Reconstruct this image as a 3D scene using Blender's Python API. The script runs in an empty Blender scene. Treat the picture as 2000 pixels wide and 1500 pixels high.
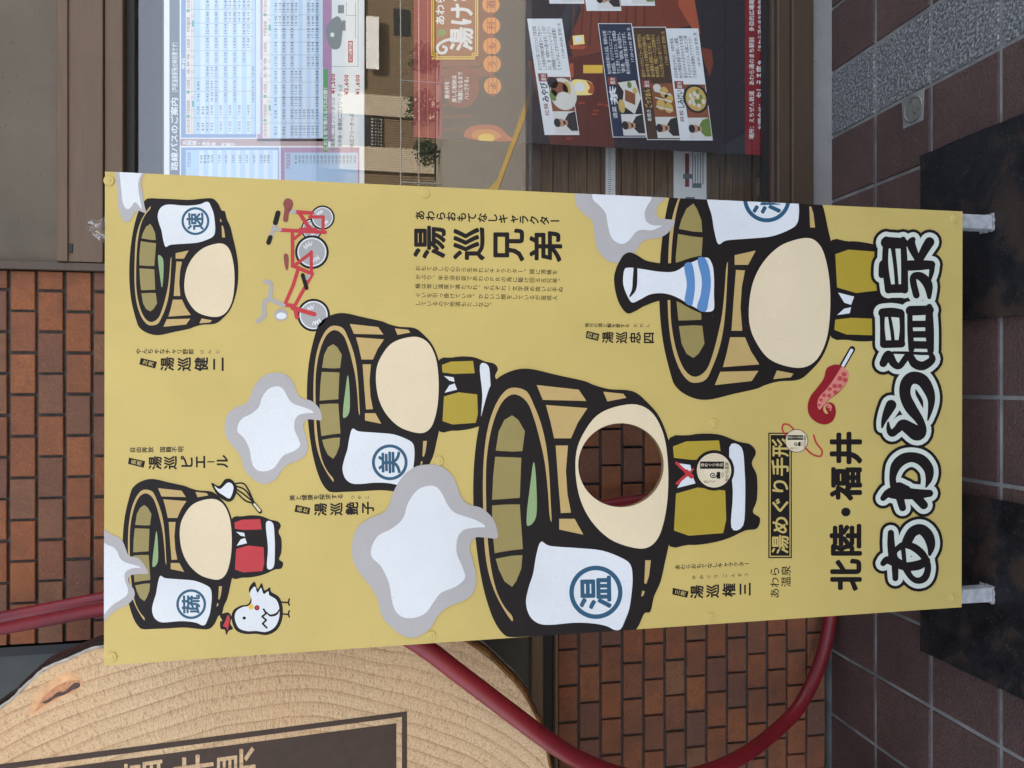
import bpy, bmesh, math, random
import numpy as np
from mathutils import Vector, Matrix
from mathutils.geometry import delaunay_2d_cdt

random.seed(7)
SC = bpy.context.scene
COL = SC.collection
RAD = math.radians

# ------------------------------------------------------------------ camera
FPX = 1461.0            # focal length for a 2000 px wide frame
PITCH = RAD(10.85)
HCAM = 1.435
CP, SP = math.cos(PITCH), math.sin(PITCH)
cam_d = bpy.data.cameras.new('camera')
cam_d.sensor_fit = 'HORIZONTAL'
cam_d.sensor_width = 36.0
cam_d.lens = FPX / 2000.0 * 36.0
cam_d.clip_start = 0.02
cam_d.clip_end = 500
cam = bpy.data.objects.new('camera', cam_d)
COL.objects.link(cam)
right = Vector((1, 0, 0)); fwd = Vector((0, CP, -SP)); up = Vector((0, SP, CP))
lx, ly, lz = -up, right, -fwd            # phone held sideways: picture right is down
cam.matrix_world = Matrix(((lx.x, ly.x, lz.x, 0), (lx.y, ly.y, lz.y, 0), (lx.z, ly.z, lz.z, HCAM), (0, 0, 0, 1)))
SC.camera = cam

# ------------------------------------------------------------------ light
SUN_EL, SUN_AZ = RAD(52), RAD(28)
world = bpy.data.worlds.new('World'); SC.world = world
world.use_nodes = True
wn = world.node_tree.nodes; wn.clear()
sky = wn.new('ShaderNodeTexSky'); sky.sky_type = 'NISHITA'; sky.sun_disc = False
sky.sun_elevation = SUN_EL; sky.sun_rotation = SUN_AZ
sky.air_density = 0.8; sky.dust_density = 3.0; sky.ozone_density = 0.6
bg = wn.new('ShaderNodeBackground'); bg.inputs[1].default_value = 0.14
wo = wn.new('ShaderNodeOutputWorld')
hz = wn.new('ShaderNodeHueSaturation'); hz.inputs['Saturation'].default_value = .5    # thin bright cloud veils the blue
world.node_tree.links.new(sky.outputs[0], hz.inputs['Color']); world.node_tree.links.new(hz.outputs[0], bg.inputs[0]); world.node_tree.links.new(bg.outputs[0], wo.inputs[0])
sun_d = bpy.data.lights.new('sun', 'SUN'); sun_d.energy = 5.0; sun_d.angle = RAD(0.53); sun_d.color = (1, .95, .87)
sun = bpy.data.objects.new('sun', sun_d); COL.objects.link(sun)
sd = Vector((math.sin(SUN_AZ) * math.cos(SUN_EL), math.cos(SUN_AZ) * math.cos(SUN_EL), math.sin(SUN_EL)))
sun.rotation_euler = sd.to_track_quat('Z', 'Y').to_euler()
sun.location = sd * 30
SC.view_settings.view_transform = 'Standard'
SC.view_settings.look = 'None'
SC.view_settings.exposure = 2.46
SC.view_settings.gamma = 1
SC.cycles.use_denoising = True
SC.cycles.max_bounces = 8
SC.cycles.transparent_max_bounces = 12

# ------------------------------------------------------------------ materials
def lin(c):
    c = c / 255.0
    return c / 12.92 if c <= .04045 else ((c + .055) / 1.055) ** 2.4
def rgb(r, g, b, k=1.0):
    return (min(lin(r) * k, .95), min(lin(g) * k, .95), min(lin(b) * k, .95), 1)

class NT:
    def __init__(s, name):
        s.m = bpy.data.materials.new(name); s.m.use_nodes = True
        s.t = s.m.node_tree; s.b = s.t.nodes['Principled BSDF']; s.out = s.t.nodes['Material Output']
    def n(s, typ, **kw):
        nd = s.t.nodes.new(typ)
        for k, v in kw.items():
            if k.startswith('i_'):
                key = k[2:]
                key = int(key) if key.isdigit() else key
                nd.inputs[key].default_value = v
            else: setattr(nd, k, v)
        return nd
    def l(s, a, b): s.t.links.new(a, b)
    def coord(s, scale=None):
        tc = s.n('ShaderNodeTexCoord')
        if scale is None: return tc.outputs['Object']
        mp = s.n('ShaderNodeMapping'); mp.inputs['Scale'].default_value = scale
        s.l(tc.outputs['Object'], mp.inputs[0]); return mp.outputs[0]
    def noise(s, co, scale, detail=3, rough=.55, dist=0):
        nz = s.n('ShaderNodeTexNoise'); nz.inputs['Scale'].default_value = scale
        nz.inputs['Detail'].default_value = detail; nz.inputs['Roughness'].default_value = rough
        nz.inputs['Distortion'].default_value = dist
        s.l(co, nz.inputs['Vector']); return nz.outputs['Fac']
    def ramp(s, fac, stops, interp='LINEAR'):
        r = s.n('ShaderNodeValToRGB'); r.color_ramp.interpolation = interp
        els = r.color_ramp.elements
        while len(els) < len(stops): els.new(.5)
        for e, (p, c) in zip(els, stops):
            e.position = p; e.color = c if len(c) == 4 else (*c, 1)
        s.l(fac, r.inputs[0]); return r.outputs[0]
    def math(s, op, a, b=None, clamp=False):
        m = s.n('ShaderNodeMath', operation=op); m.use_clamp = clamp
        for i, v in enumerate((a, b)):
            if v is None: continue
            if isinstance(v, (int, float)): m.inputs[i].default_value = v
            else: s.l(v, m.inputs[i])
        return m.outputs[0]
    def mix(s, fac, a, b, typ='MIX'):
        m = s.n('ShaderNodeMix', data_type='RGBA', blend_type=typ)
        for key, v in ((0, fac), (6, a), (7, b)):
            if isinstance(v, (int, float)): m.inputs[key].default_value = v
            elif isinstance(v, tuple): m.inputs[key].default_value = v
            else: s.l(v, m.inputs[key])
        return m.outputs[2]
    def bump(s, h, strength=.3, dist=.002, normal=None):
        b = s.n('ShaderNodeBump'); b.inputs['Strength'].default_value = strength; b.inputs['Distance'].default_value = dist
        s.l(h, b.inputs['Height'])
        if normal is not None: s.l(normal, b.inputs['Normal'])
        return b.outputs[0]
    def set(s, color=None, rough=None, spec=None, normal=None, metal=None):
        for key, v in (('Base Color', color), ('Roughness', rough), ('Specular IOR Level', spec), ('Metallic', metal)):
            if v is None: continue
            if isinstance(v, (int, float, tuple)): s.b.inputs[key].default_value = v
            else: s.l(v, s.b.inputs[key])
        if normal is not None: s.l(normal, s.b.inputs['Normal'])
        return s.m

def plain(name, col, rough=.5, var=.06, scale=30, spec=.4, bump=0, metal=0):
    t = NT(name); co = t.coord()
    f = t.noise(co, scale, 4)
    a = tuple(c * (1 - var) for c in col[:3]) + (1,); b = tuple(min(1, c * (1 + var)) for c in col[:3]) + (1,)
    c = t.ramp(f, [(.3, a), (.7, b)])
    nm = t.bump(t.noise(co, scale * 6, 3), bump, .002) if bump else None
    return t.set(c, rough, spec, nm, metal)

def print_mat(name, col, rough=.42, spec=.3):
    """film on the sign: faded patches, fine grain, flecks of dirt, a few hairline scratches and a slightly rippled surface"""
    t = NT(name); co = t.coord()
    f = t.noise(co, 2.3, 6, .62)
    a = tuple(c * .90 for c in col[:3]) + (1,); b = tuple(min(1, c * 1.05) for c in col[:3]) + (1,)
    c = t.ramp(f, [(.30, a), (.62, b)])
    gr = t.noise(co, 520, 2, .5)
    c = t.mix(.5, c, t.ramp(gr, [(.35, (.86, .86, .86)), (.65, (1, 1, 1))]), 'MULTIPLY')
    sp = t.noise(co, 130, 2, .6)
    spk = t.ramp(sp, [(.71, (0, 0, 0)), (.75, (1, 1, 1))])
    msk = t.ramp(t.noise(co, 7, 2), [(.5, (0, 0, 0)), (.68, (.6, .6, .6))])
    fac = t.mix(1.0, spk, msk, 'MULTIPLY')
    dirt = tuple(x * .5 + .03 for x in col[:3]) + (1,)
    c2 = t.mix(fac, c, dirt)
    scr = t.noise(t.coord((9, 1, .55)), 9, 2, .5, 1.5)
    sm = t.ramp(t.noise(co, 4, 2), [(.56, (0, 0, 0)), (.64, (.35, .35, .35))])
    ln = t.ramp(scr, [(.494, (0, 0, 0)), (.5, (1, 1, 1)), (.506, (0, 0, 0))])
    c2 = t.mix(t.mix(1.0, ln, sm, 'MULTIPLY'), c2, dirt)
    nm = t.bump(t.noise(co, 260, 3), .14, .001)
    nm = t.bump(t.noise(co, 11, 3), .25, .0035, nm)
    rg = t.ramp(t.noise(co, 14, 4), [(.3, (rough - .08,) * 3), (.7, (rough + .12,) * 3)])
    return t.set(c2, rg, spec, nm)

M = {}
WB = 0.86       # observed picture value -> base colour
def board_col(r, g, b):
    return (min(.9, lin(r) * .95 * WB), min(.9, lin(g) * .93 * WB), min(.9, lin(b) * .87 * WB), 1)
for nm_, c_ in dict(yellow=(209, 189, 115), white=(228, 236, 246), black=(44, 37, 38), grey=(183, 183, 188), tan=(200, 174, 116),
                    olive=(158, 146, 92), robe=(183, 162, 60), cream=(234, 220, 190), green=(150, 180, 130), blue=(42, 92, 124),
                    sky_blue=(95, 145, 205), red=(196, 58, 66), dark_red=(150, 32, 44), pink=(222, 140, 130), sucker=(190, 80, 80),
                    seat_brown=(146, 74, 68), wheel_grey=(170, 174, 178), metal_grey=(176, 176, 178), letter_white=(220, 230, 224),
                    coin=(236, 226, 200), beak=(240, 200, 70), violet=(165, 165, 225)).items():
    M[nm_] = print_mat('paint_' + nm_, board_col(*c_))

# ------------------------------------------------------------------ geometry helpers
def P(X, Y, y):
    """where the sight line of photo point (X, Y) meets the upright plane at distance y"""
    u = (750 - Y) / FPX; v = (X - 1000) / FPX
    t = y / (CP - v * SP)
    return (u * t, HCAM + (-v * CP - SP) * t)

def world_loc(o):
    v = Vector((0, 0, 0))
    while o is not None:
        v += Vector(o.location); o = o.parent
    return v

def link(name, verts, faces, mats, parent=None, mat_ids=None, smooth=False, loc=None):
    off = world_loc(parent) if parent is not None else Vector(loc or (0, 0, 0))
    me = bpy.data.meshes.new(name)
    va = np.array([tuple(v) for v in verts], dtype=float).reshape(-1, 3) - np.array(off)
    me.from_pydata(va.tolist(), [], [list(map(int, f)) for f in faces])
    if not isinstance(mats, (list, tuple)): mats = [mats]
    for m in mats: me.materials.append(m)
    if mat_ids is not None: me.polygons.foreach_set('material_index', list(mat_ids))
    if smooth: me.polygons.foreach_set('use_smooth', [True] * len(me.polygons))
    me.update()
    o = bpy.data.objects.new(name, me); COL.objects.link(o)
    if parent is not None: o.parent = parent
    elif loc is not None: o.location = loc
    return o

def thing(name, label, cat, loc, group=None):
    o = bpy.data.objects.new(name, None); COL.objects.link(o)
    o.location = loc; o.empty_display_size = .1
    o['label'] = label; o['category'] = cat
    if group: o['group'] = group
    return o
def tag(o, label, cat, group=None):
    o['label'] = label; o['category'] = cat
    if group: o['group'] = group
    return o
def structure(o):
    o['kind'] = 'structure'; return o

class MB:
    def __init__(s): s.v = []; s.f = []; s.m = []
    def add(s, vs, fs, mid=0):
        n = len(s.v); s.v += [tuple(v) for v in vs]; s.f += [tuple(i + n for i in f) for f in fs]; s.m += [mid] * len(fs)
    def box(s, x0, x1, y0, y1, z0, z1, mid=0, bev=0.0):
        if bev <= 0:
            vs = [(x, y, z) for x in (x0, x1) for y in (y0, y1) for z in (z0, z1)]
            s.add(vs, [(0, 1, 3, 2), (4, 6, 7, 5), (0, 4, 5, 1), (2, 3, 7, 6), (0, 2, 6, 4), (1, 5, 7, 3)], mid); return
        bm = bmesh.new(); bmesh.ops.create_cube(bm, size=1)
        for v in bm.verts:
            v.co = Vector(((x0 + x1) / 2 + v.co.x * (x1 - x0), (y0 + y1) / 2 + v.co.y * (y1 - y0), (z0 + z1) / 2 + v.co.z * (z1 - z0)))
        bmesh.ops.bevel(bm, geom=bm.edges[:], offset=bev, segments=2, affect='EDGES', profile=.5)
        bm.verts.index_update(); s.add([v.co[:] for v in bm.verts], [[v.index for v in f.verts] for f in bm.faces], mid); bm.free()
    def tube(s, path, radii, seg=14, mid=0, caps=True):
        pts = [Vector(p) for p in path]; n0 = len(s.v); prev = None
        if isinstance(radii, (int, float)): radii = [radii] * len(pts)
        for i, p in enumerate(pts):
            d = (pts[min(i + 1, len(pts) - 1)] - pts[max(i - 1, 0)]).normalized()
            if prev is None: a = d.orthogonal().normalized()
            else: a = (prev - d * prev.dot(d)).normalized()
            prev = a; b = d.cross(a)
            for k in range(seg):
                t = 2 * math.pi * k / seg
                s.v.append(tuple(p + (a * math.cos(t) + b * math.sin(t)) * radii[i]))
        for i in range(len(pts) - 1):
            for k in range(seg):
                a0 = n0 + i * seg + k; a1 = n0 + i * seg + (k + 1) % seg
                s.f.append((a0, a1, a1 + seg, a0 + seg)); s.m.append(mid)
        if caps:
            s.f.append(tuple(n0 + k for k in reversed(range(seg)))); s.m.append(mid)
            e = n0 + (len(pts) - 1) * seg
            s.f.append(tuple(e + k for k in range(seg))); s.m.append(mid)
    def disc(s, cx, cz, y0, y1, r0, r1=None, seg=24, mid=0):
        """a low round stud on a -y facing surface: base at y0, face at y1"""
        r1 = r0 if r1 is None else r1
        vs = [(cx + r * math.cos(2 * math.pi * k / seg), y, cz + r * math.sin(2 * math.pi * k / seg)) for (r, y) in ((r0, y0), (r1, y1)) for k in range(seg)]
        fs = [(k, (k + 1) % seg, (k + 1) % seg + seg, k + seg) for k in range(seg)] + [tuple(range(seg, 2 * seg))]
        s.add(vs, fs, mid)
    def build(s, name, mats, parent=None, smooth=False, loc=None):
        return link(name, s.v, s.f, mats, parent, s.m, smooth, loc)

def catmull(pts, n=6, closed=True):
    out = []; N = len(pts); pts = [np.array(p, float) for p in pts]
    rng = range(N) if closed else range(N - 1)
    for i in rng:
        if closed: p0, p1, p2, p3 = pts[i - 1], pts[i], pts[(i + 1) % N], pts[(i + 2) % N]
        else: p0, p1, p2, p3 = pts[max(i - 1, 0)], pts[i], pts[i + 1], pts[min(i + 2, N - 1)]
        for k in range(n):
            t = k / n
            out.append(.5 * ((2 * p1) + (-p0 + p2) * t + (2 * p0 - 5 * p1 + 4 * p2 - p3) * t * t + (-p0 + 3 * p1 - 3 * p2 + p3) * t ** 3))
    if not closed: out.append(pts[-1])
    return [tuple(p) for p in out]
def ellipse(cx, cy, rx, ry, n=40, rot=0):
    c, s = math.cos(rot), math.sin(rot)
    return [(cx + rx * math.cos(t) * c - ry * math.sin(t) * s, cy + rx * math.cos(t) * s + ry * math.sin(t) * c) for t in [2 * math.pi * k / n for k in range(n)]]
def stroke(pts, grow=0.0, smooth=True, closed=False, r=None):
    """a brush stroke as convex pieces; points are (X, Y, radius) or (X, Y) with r"""
    pts = [(p[0], p[1], (p[2] if len(p) > 2 else r)) for p in pts]
    if smooth and len(pts) > 2: pts = catmull(pts, 5, closed)
    elif closed: pts = pts + [pts[0]]
    out = []
    for i, (x, y, rr) in enumerate(pts):
        rr = max(rr, .3) + grow
        out.append(ellipse(x, y, rr, rr, 16))
        if i + 1 < len(pts):
            x2, y2, r2 = pts[i + 1]; r2 = max(r2, .3) + grow
            d = math.hypot(x2 - x, y2 - y)
            if d < 1e-6: continue
            nx, ny = -(y2 - y) / d, (x2 - x) / d
            out.append([(x + nx * rr, y + ny * rr), (x2 + nx * r2, y2 + ny * r2), (x2 - nx * r2, y2 - ny * r2), (x - nx * rr, y - ny * rr)])
    return out
def clip_convex(poly, region):
    out = list(poly); n = len(region)
    area = sum(region[i][0] * region[(i + 1) % n][1] - region[(i + 1) % n][0] * region[i][1] for i in range(n))
    sg = 1 if area > 0 else -1
    for i in range(n):
        a, b = region[i], region[(i + 1) % n]; inp = out; out = []
        def side(p): return sg * ((b[0] - a[0]) * (p[1] - a[1]) - (b[1] - a[1]) * (p[0] - a[0]))
        for k in range(len(inp)):
            p, q = inp[k], inp[(k + 1) % len(inp)]; sp_, sq = side(p), side(q)
            if sp_ >= 0: out.append(p)
            if (sp_ >= 0) != (sq >= 0):
                t = sp_ / (sp_ - sq); out.append((p[0] + (q[0] - p[0]) * t, p[1] + (q[1] - p[1]) * t))
        if not out: return []
    return out
def inside(p, poly):
    r = False; j = len(poly) - 1
    for i in range(len(poly)):
        a, b = poly[i], poly[j]
        if (a[1] > p[1]) != (b[1] > p[1]) and p[0] < (b[0] - a[0]) * (p[1] - a[1]) / (b[1] - a[1]) + a[0]: r = not r
        j = i
    return r
def fill(polys, holes=()):
    vs, es, fs = [], [], []
    for p in polys:
        if len(p) < 3: continue
        if sum(p[i][0] * p[(i + 1) % len(p)][1] - p[(i + 1) % len(p)][0] * p[i][1] for i in range(len(p))) < 0: p = list(reversed(p))
        n = len(vs); vs += [Vector((float(a[0]), float(a[1]))) for a in p]; fs.append(list(range(n, n + len(p))))
    for h in holes:
        n = len(vs); vs += [Vector((float(a[0]), float(a[1]))) for a in h]
        es += [(n + k, n + (k + 1) % len(h)) for k in range(len(h))]
    if not fs: return [], []
    r = delaunay_2d_cdt(vs, es, fs, 1, 1e-4)
    V = [tuple(v) for v in r[0]]; T = [tuple(f) for f, src in zip(r[2], r[5]) if len(src)]
    if holes:
        T = [t for t in T if not any(inside((sum(V[i][0] for i in t) / len(t), sum(V[i][1] for i in t) / len(t)), h) for h in holes)]
    return V, T

_G = {}
def glyph(ch, off=0.0):
    """outline of one character; bold is built from shifted copies laid one just over the other"""
    k = (ch, off)
    if (ch, 0.0) not in _G:
        c = bpy.data.curves.new('glyph', 'FONT'); c.body = ch; c.resolution_u = 3
        o = bpy.data.objects.new('glyph', c)
        me = bpy.data.meshes.new_from_object(o)
        v = np.array([x.co[:2] for x in me.vertices], float).reshape(-1, 2); f = [tuple(p.vertices) for p in me.polygons]
        bpy.data.objects.remove(o); bpy.data.curves.remove(c); bpy.data.meshes.remove(me)
        _G[(ch, 0.0)] = (v, f, np.zeros(len(v)))
    if k not in _G:
        v, f, _ = _G[(ch, 0.0)]; n = len(v)
        m = 2 if off < .015 else (4 if off < .025 else 8)
        sh = [(0, 0)] + [(off * math.cos(2 * math.pi * (i + .25) / m), off * math.sin(2 * math.pi * (i + .25) / m)) for i in range(m)]
        _G[k] = (np.concatenate([v + np.array(d) for d in sh]), [tuple(i + n * q for i in t) for q in range(len(sh)) for t in f], np.repeat(np.arange(len(sh)) * .09, n))
    return _G[k]
def advance(ch):
    if ch == ' ': return .3
    if ord(ch) > 0x2000: return 1.0
    if ch in '.,:!|': return .3
    return .6
VERT_TURN = set('ー～（）()―')

class Print:
    """flat printed matter on an upright plane at distance y: layers of paint less than 0.1 mm apart"""
    DL = .00007
    def __init__(s, y, clip=None, base=0): s.y = y; s.clip = clip; s.base = base; s.items = {}
    def _put(s, V3, T, mat): s.items.setdefault(mat.name, [mat, [], []]); it = s.items[mat.name]; n = len(it[1]); it[1].extend(V3); it[2].extend(tuple(i + n for i in t) for t in T)
    def px(s, V, T, mat, layer, lift=None):
        yy = s.y - (s.base + layer) * s.DL; out = []
        for i, (X, Y) in enumerate(V):
            x, z = P(X, Y, s.y); out.append((x, yy if lift is None else yy - lift[i] * s.DL, z))
        TT = []
        for t in T:
            a, b, c = (out[i] for i in t[:3])
            ny = (b[2] - a[2]) * (c[0] - a[0]) - (b[0] - a[0]) * (c[2] - a[2])
            TT.append(t if ny < 0 else tuple(reversed(t)))
        s._put(out, TT, mat)
    def area(s, polys, mat, layer, holes=()):
        if polys and isinstance(polys[0][0], (int, float, np.floating)): polys = [polys]
        if s.clip: polys = [clip_convex(p, s.clip) for p in polys]
        V, T = fill([p for p in polys if len(p) > 2], holes)
        if T: s.px(V, T, mat, layer)
    def rect(s, X0, X1, Y0, Y1, mat, layer): s.area([(X0, Y0), (X1, Y0), (X1, Y1), (X0, Y1)], mat, layer)
    def glyphs(s, ch, o, ex, ey, mat, layer, off=0.0):
        v, f, lift = glyph(ch, off)
        if len(f) == 0: return
        X = o[0] + v[:, 0] * ex[0] + v[:, 1] * ey[0]; Y = o[1] + v[:, 0] * ex[1] + v[:, 1] * ey[1]
        V = list(zip(X.tolist(), Y.tolist()))
        if s.clip:
            Vn, Tn = [], []
            for t in f:
                if all(inside(V[i], s.clip) for i in t): Tn.append(t)
            f = Tn
        s.px(V, f, mat, layer, lift)
    def across(s, txt, X0, X1, Ya, Yb, mat, layer, off=0.0, tilt=0.0, fit=True):
        """upright text reading left to right: top X0, bottom X1, from Ya (left, larger) to Yb (right)"""
        size = (X1 - X0) / .88
        adv = sum(advance(c) for c in txt)
        w = (Ya - Yb) / adv if fit else size
        pen = 0.0
        for c in txt:
            o = (X1 - .06 * size - tilt * pen * w, Ya - pen * w)
            s.glyphs(c, o, (-tilt * w, -w), (-size, tilt * size), mat, layer, off); pen += advance(c)
    def down(s, txt, X0, X1, Yc, mat, layer, k=.95, off=0.0, centres=None, size=None, wide=1.0):
        """upright text in a column: first cell starts at X0, last ends at X1, column centre Yc at X0"""
        n = len(txt); x0, _ = P(X0, Yc, s.y); pitch = (X1 - X0) / n
        for i, c in enumerate(txt):
            Xc = centres[i] if centres else X0 + (i + .5) * pitch
            em = size if size else pitch * k
            if size and c == 'ー': em *= .62
            # keep the column plumb on the sign
            v = (Xc - 1000) / FPX; t = s.y / (CP - v * SP); Y = 750 - x0 / t * FPX
            if c == ' ': continue
            e = em * wide
            if c in VERT_TURN: s.glyphs(c, (Xc - em * .5, Y + .38 * e), (em, 0), (0, -e), mat, layer, off)
            elif c in '、。': s.glyphs(c, (Xc - em * .5 + .35 * em, Y - .05 * e), (0, -e), (-em, 0), mat, layer, off)
            else: s.glyphs(c, (Xc + em * .38, Y + e * .5), (0, -e), (-em, 0), mat, layer, off)
    def build(s, name, parent):
        V, F, ids, mats = [], [], [], []
        for mname, (m, v, t) in s.items.items():
            n = len(V); V += v; F += [tuple(i + n for i in f) for f in t]; ids += [len(mats)] * len(t); mats.append(m)
        if not F: return None
        return link(name, V, F, mats, parent, ids)

# ------------------------------------------------------------------ surface materials
def brick_mat():
    t = NT('brick'); co = t.coord(); g = t.n('ShaderNodeNewGeometry')
    rnd = g.outputs['Random Per Island']
    base = t.ramp(rnd, [(0, rgb(164, 105, 70)), (.25, rgb(158, 98, 64)), (.5, rgb(152, 96, 66)), (.7, rgb(144, 94, 68)), (.86, rgb(126, 90, 76)), (1, rgb(150, 108, 76))])
    big = t.noise(co, 9, 3); c1 = t.mix(t.ramp(big, [(.42, (0, 0, 0)), (.72, (.65, .65, .65))]), base, rgb(112, 80, 68))
    fine = t.noise(co, 420, 4, .7)
    c2 = t.mix(.8, c1, t.ramp(fine, [(.3, (.3, .3, .3)), (.7, (1.0, 1.0, 1.0))]), 'MULTIPLY')
    c2 = t.mix(t.ramp(t.noise(co, 1.6, 5, .6), [(.45, (0, 0, 0)), (.7, (.3, .3, .3))]), c2, rgb(84, 64, 52))
    c3 = t.mix(t.ramp(t.noise(co, 120, 2), [(.68, (0, 0, 0)), (.76, (.35, .35, .35))]), c2, rgb(185, 150, 120))
    c3 = t.mix(t.ramp(t.noise(co, 38, 5, .7), [(.3, (.55, .55, .55)), (.5, (0, 0, 0))]), c3, rgb(96, 66, 50))
    n1 = t.bump(fine, .7, .0015); n2 = t.bump(t.noise(co, 70, 5, .65), .7, .0025, n1)
    return t.set(c3, .85, .25, n2)
def tile_mat(name, c0, c1, fleck, big=False):
    t = NT(name); co = t.coord(); g = t.n('ShaderNodeNewGeometry')
    base = t.ramp(g.outputs['Random Per Island'], [(0, c0), (1, c1)])
    if big:
        f = t.noise(co, 135, 4, .7)
        col = t.ramp(f, [(.36, tuple(x * .35 for x in c0[:3]) + (1,)), (.5, c0), (.62, fleck)])
        nm = t.bump(f, .7, .002)
    else:
        f = t.noise(co, 230, 4, .75)
        col = t.mix(t.ramp(f, [(.57, (0, 0, 0)), (.68, (.7, .7, .7))]), base, fleck)
        col = t.mix(t.ramp(t.noise(co, 3.5, 6, .65), [(.38, (0, 0, 0)), (.72, (.75, .75, .75))]), col, tuple(x * .5 for x in c0[:3]) + (1,))
        col = t.mix(t.ramp(t.noise(co, 60, 4, .7), [(.35, (.5, .5, .5)), (.5, (0, 0, 0))]), col, tuple(x * .55 for x in c0[:3]) + (1,))
        nm = t.bump(t.noise(co, 150, 5, .65), 1.0, .004)
    return t.set(col, .62, .45, nm)
M['brick'] = brick_mat()
M['mortar'] = plain('mortar', rgb(72, 68, 66), .9, .25, 60, .2, .5)
M['tile_red'] = tile_mat('red_floor_tile', rgb(70, 49, 45), rgb(80, 58, 51), rgb(126, 106, 98))
M['tile_grey'] = tile_mat('grey_floor_tile', rgb(84, 86, 87), rgb(92, 93, 93), rgb(142, 142, 138), True)
M['grout'] = plain('grout', rgb(112, 112, 108), .9, .4, 9, .2, .6)
M['asphalt'] = plain('asphalt', (.21, .185, .15, 1), .9, .25, 120, .2, .6)
M['yellow_line'] = plain('yellow_road_paint', (.42, .27, .06, 1), .7, .15, 30)
def alu(name, r, g, b, rough=.5):
    t = NT(name); co = t.coord((1.2, 1, 16))
    f = t.noise(co, 5, 4, .5)
    a = rgb(r, g, b)
    c = t.ramp(f, [(.3, tuple(x * .86 for x in a[:3]) + (1,)), (.7, tuple(x * 1.1 for x in a[:3]) + (1,))])
    sm = t.noise(t.coord((6, 1, 1)), 3, 4)
    c = t.mix(t.ramp(sm, [(.6, (0, 0, 0)), (.7, (.2, .2, .2))]), c, rgb(70, 52, 40))
    return t.set(c, rough, .5, t.bump(t.noise(t.coord(), 300, 2), .05, .001), .05)
M['frame'] = alu('brown_aluminium', 92, 72, 52)
M['frame_dark'] = alu('dark_brown_aluminium', 70, 56, 43)
M['gasket'] = plain('black_gasket', (.012, .012, .012, 1), .6)
def concrete(name, r, g, b):
    t = NT(name); co = t.coord()
    a = rgb(r, g, b)
    c = t.ramp(t.noise(co, 4, 6, .6), [(.25, tuple(x * .75 for x in a[:3]) + (1,)), (.75, tuple(x * 1.12 for x in a[:3]) + (1,))])
    c = t.mix(t.ramp(t.noise(t.coord((1, 1, 2.5)), 55, 3, .6), [(.66, (0, 0, 0)), (.72, (.55, .55, .55))]), c, tuple(x * .35 for x in a[:3]) + (1,))
    wv = t.n('ShaderNodeTexWave', wave_type='BANDS', bands_direction='DIAGONAL'); wv.inputs['Scale'].default_value = .35; wv.inputs['Distortion'].default_value = 4
    t.l(co, wv.inputs[0])
    c = t.mix(t.ramp(wv.outputs['Fac'], [(.0, (.5, .5, .5)), (.004, (0, 0, 0))]), c, tuple(x * .3 for x in a[:3]) + (1,))
    return t.set(c, .8, .3, t.bump(t.noise(co, 130, 5), .25, .002))
M['concrete'] = concrete('concrete_panel', 98, 91, 80)
M['kerb'] = concrete('kerb_concrete', 136, 136, 134)
def glass_mat():
    t = NT('window_glass'); t.t.nodes.remove(t.b)
    lw = t.n('ShaderNodeLayerWeight'); lw.inputs['Blend'].default_value = .5
    f5 = t.math('POWER', lw.outputs['Facing'], 5.0)
    fac = t.math('ADD', t.math('MULTIPLY', f5, .84), .10)
    tr = t.n('ShaderNodeBsdfTransparent'); tr.inputs[0].default_value = (.93, .95, .94, 1)
    gl = t.n('ShaderNodeBsdfAnisotropic'); gl.inputs['Roughness'].default_value = 0.0
    gl.inputs[0].default_value = (1, 1, 1, 1)
    nz = t.noise(t.coord((1, 1, 1)), 1.3, 1)
    t.l(t.bump(nz, .012, .05), gl.inputs['Normal'])
    mx = t.n('ShaderNodeMixShader'); t.l(fac, mx.inputs[0]); t.l(tr.outputs[0], mx.inputs[1]); t.l(gl.outputs[0], mx.inputs[2])
    t.l(mx.outputs[0], t.out.inputs[0]); return t.m
M['glass'] = glass_mat()
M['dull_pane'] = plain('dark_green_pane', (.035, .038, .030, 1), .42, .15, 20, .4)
M['steel'] = plain('galvanised_steel', rgb(190, 193, 197), .38, .22, 60, .5, .25, .35)
M['weld'] = plain('ground_weld', rgb(150, 150, 150), .5, .3, 120, .5, .6, .6)
def plate_mat():
    t = NT('painted_steel_plate'); co = t.coord()
    f = t.noise(co, 7, 6, .62, .6)
    c = t.ramp(f, [(.36, (.004, .0042, .005, 1)), (.54, (.009, .009, .010, 1)), (.60, (.024, .015, .011, 1)), (.70, (.030, .020, .014, 1))])
    d = t.ramp(t.noise(co, 240, 3), [(.66, (0, 0, 0)), (.70, (.8, .8, .8))])
    d2 = t.ramp(t.noise(co, 30, 5, .7), [(.5, (0, 0, 0)), (.8, (.14, .14, .14))])
    c = t.mix(d2, c, (.05, .052, .058, 1)); c = t.mix(d, c, (.10, .095, .09, 1))
    r = t.ramp(f, [(.4, (.42,) * 3), (.62, (.7,) * 3)])
    return t.set(c, r, .22, t.bump(f, .8, .004, t.bump(t.noise(co, 90, 4), .4, .002)))
M['plate'] = plate_mat()
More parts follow.
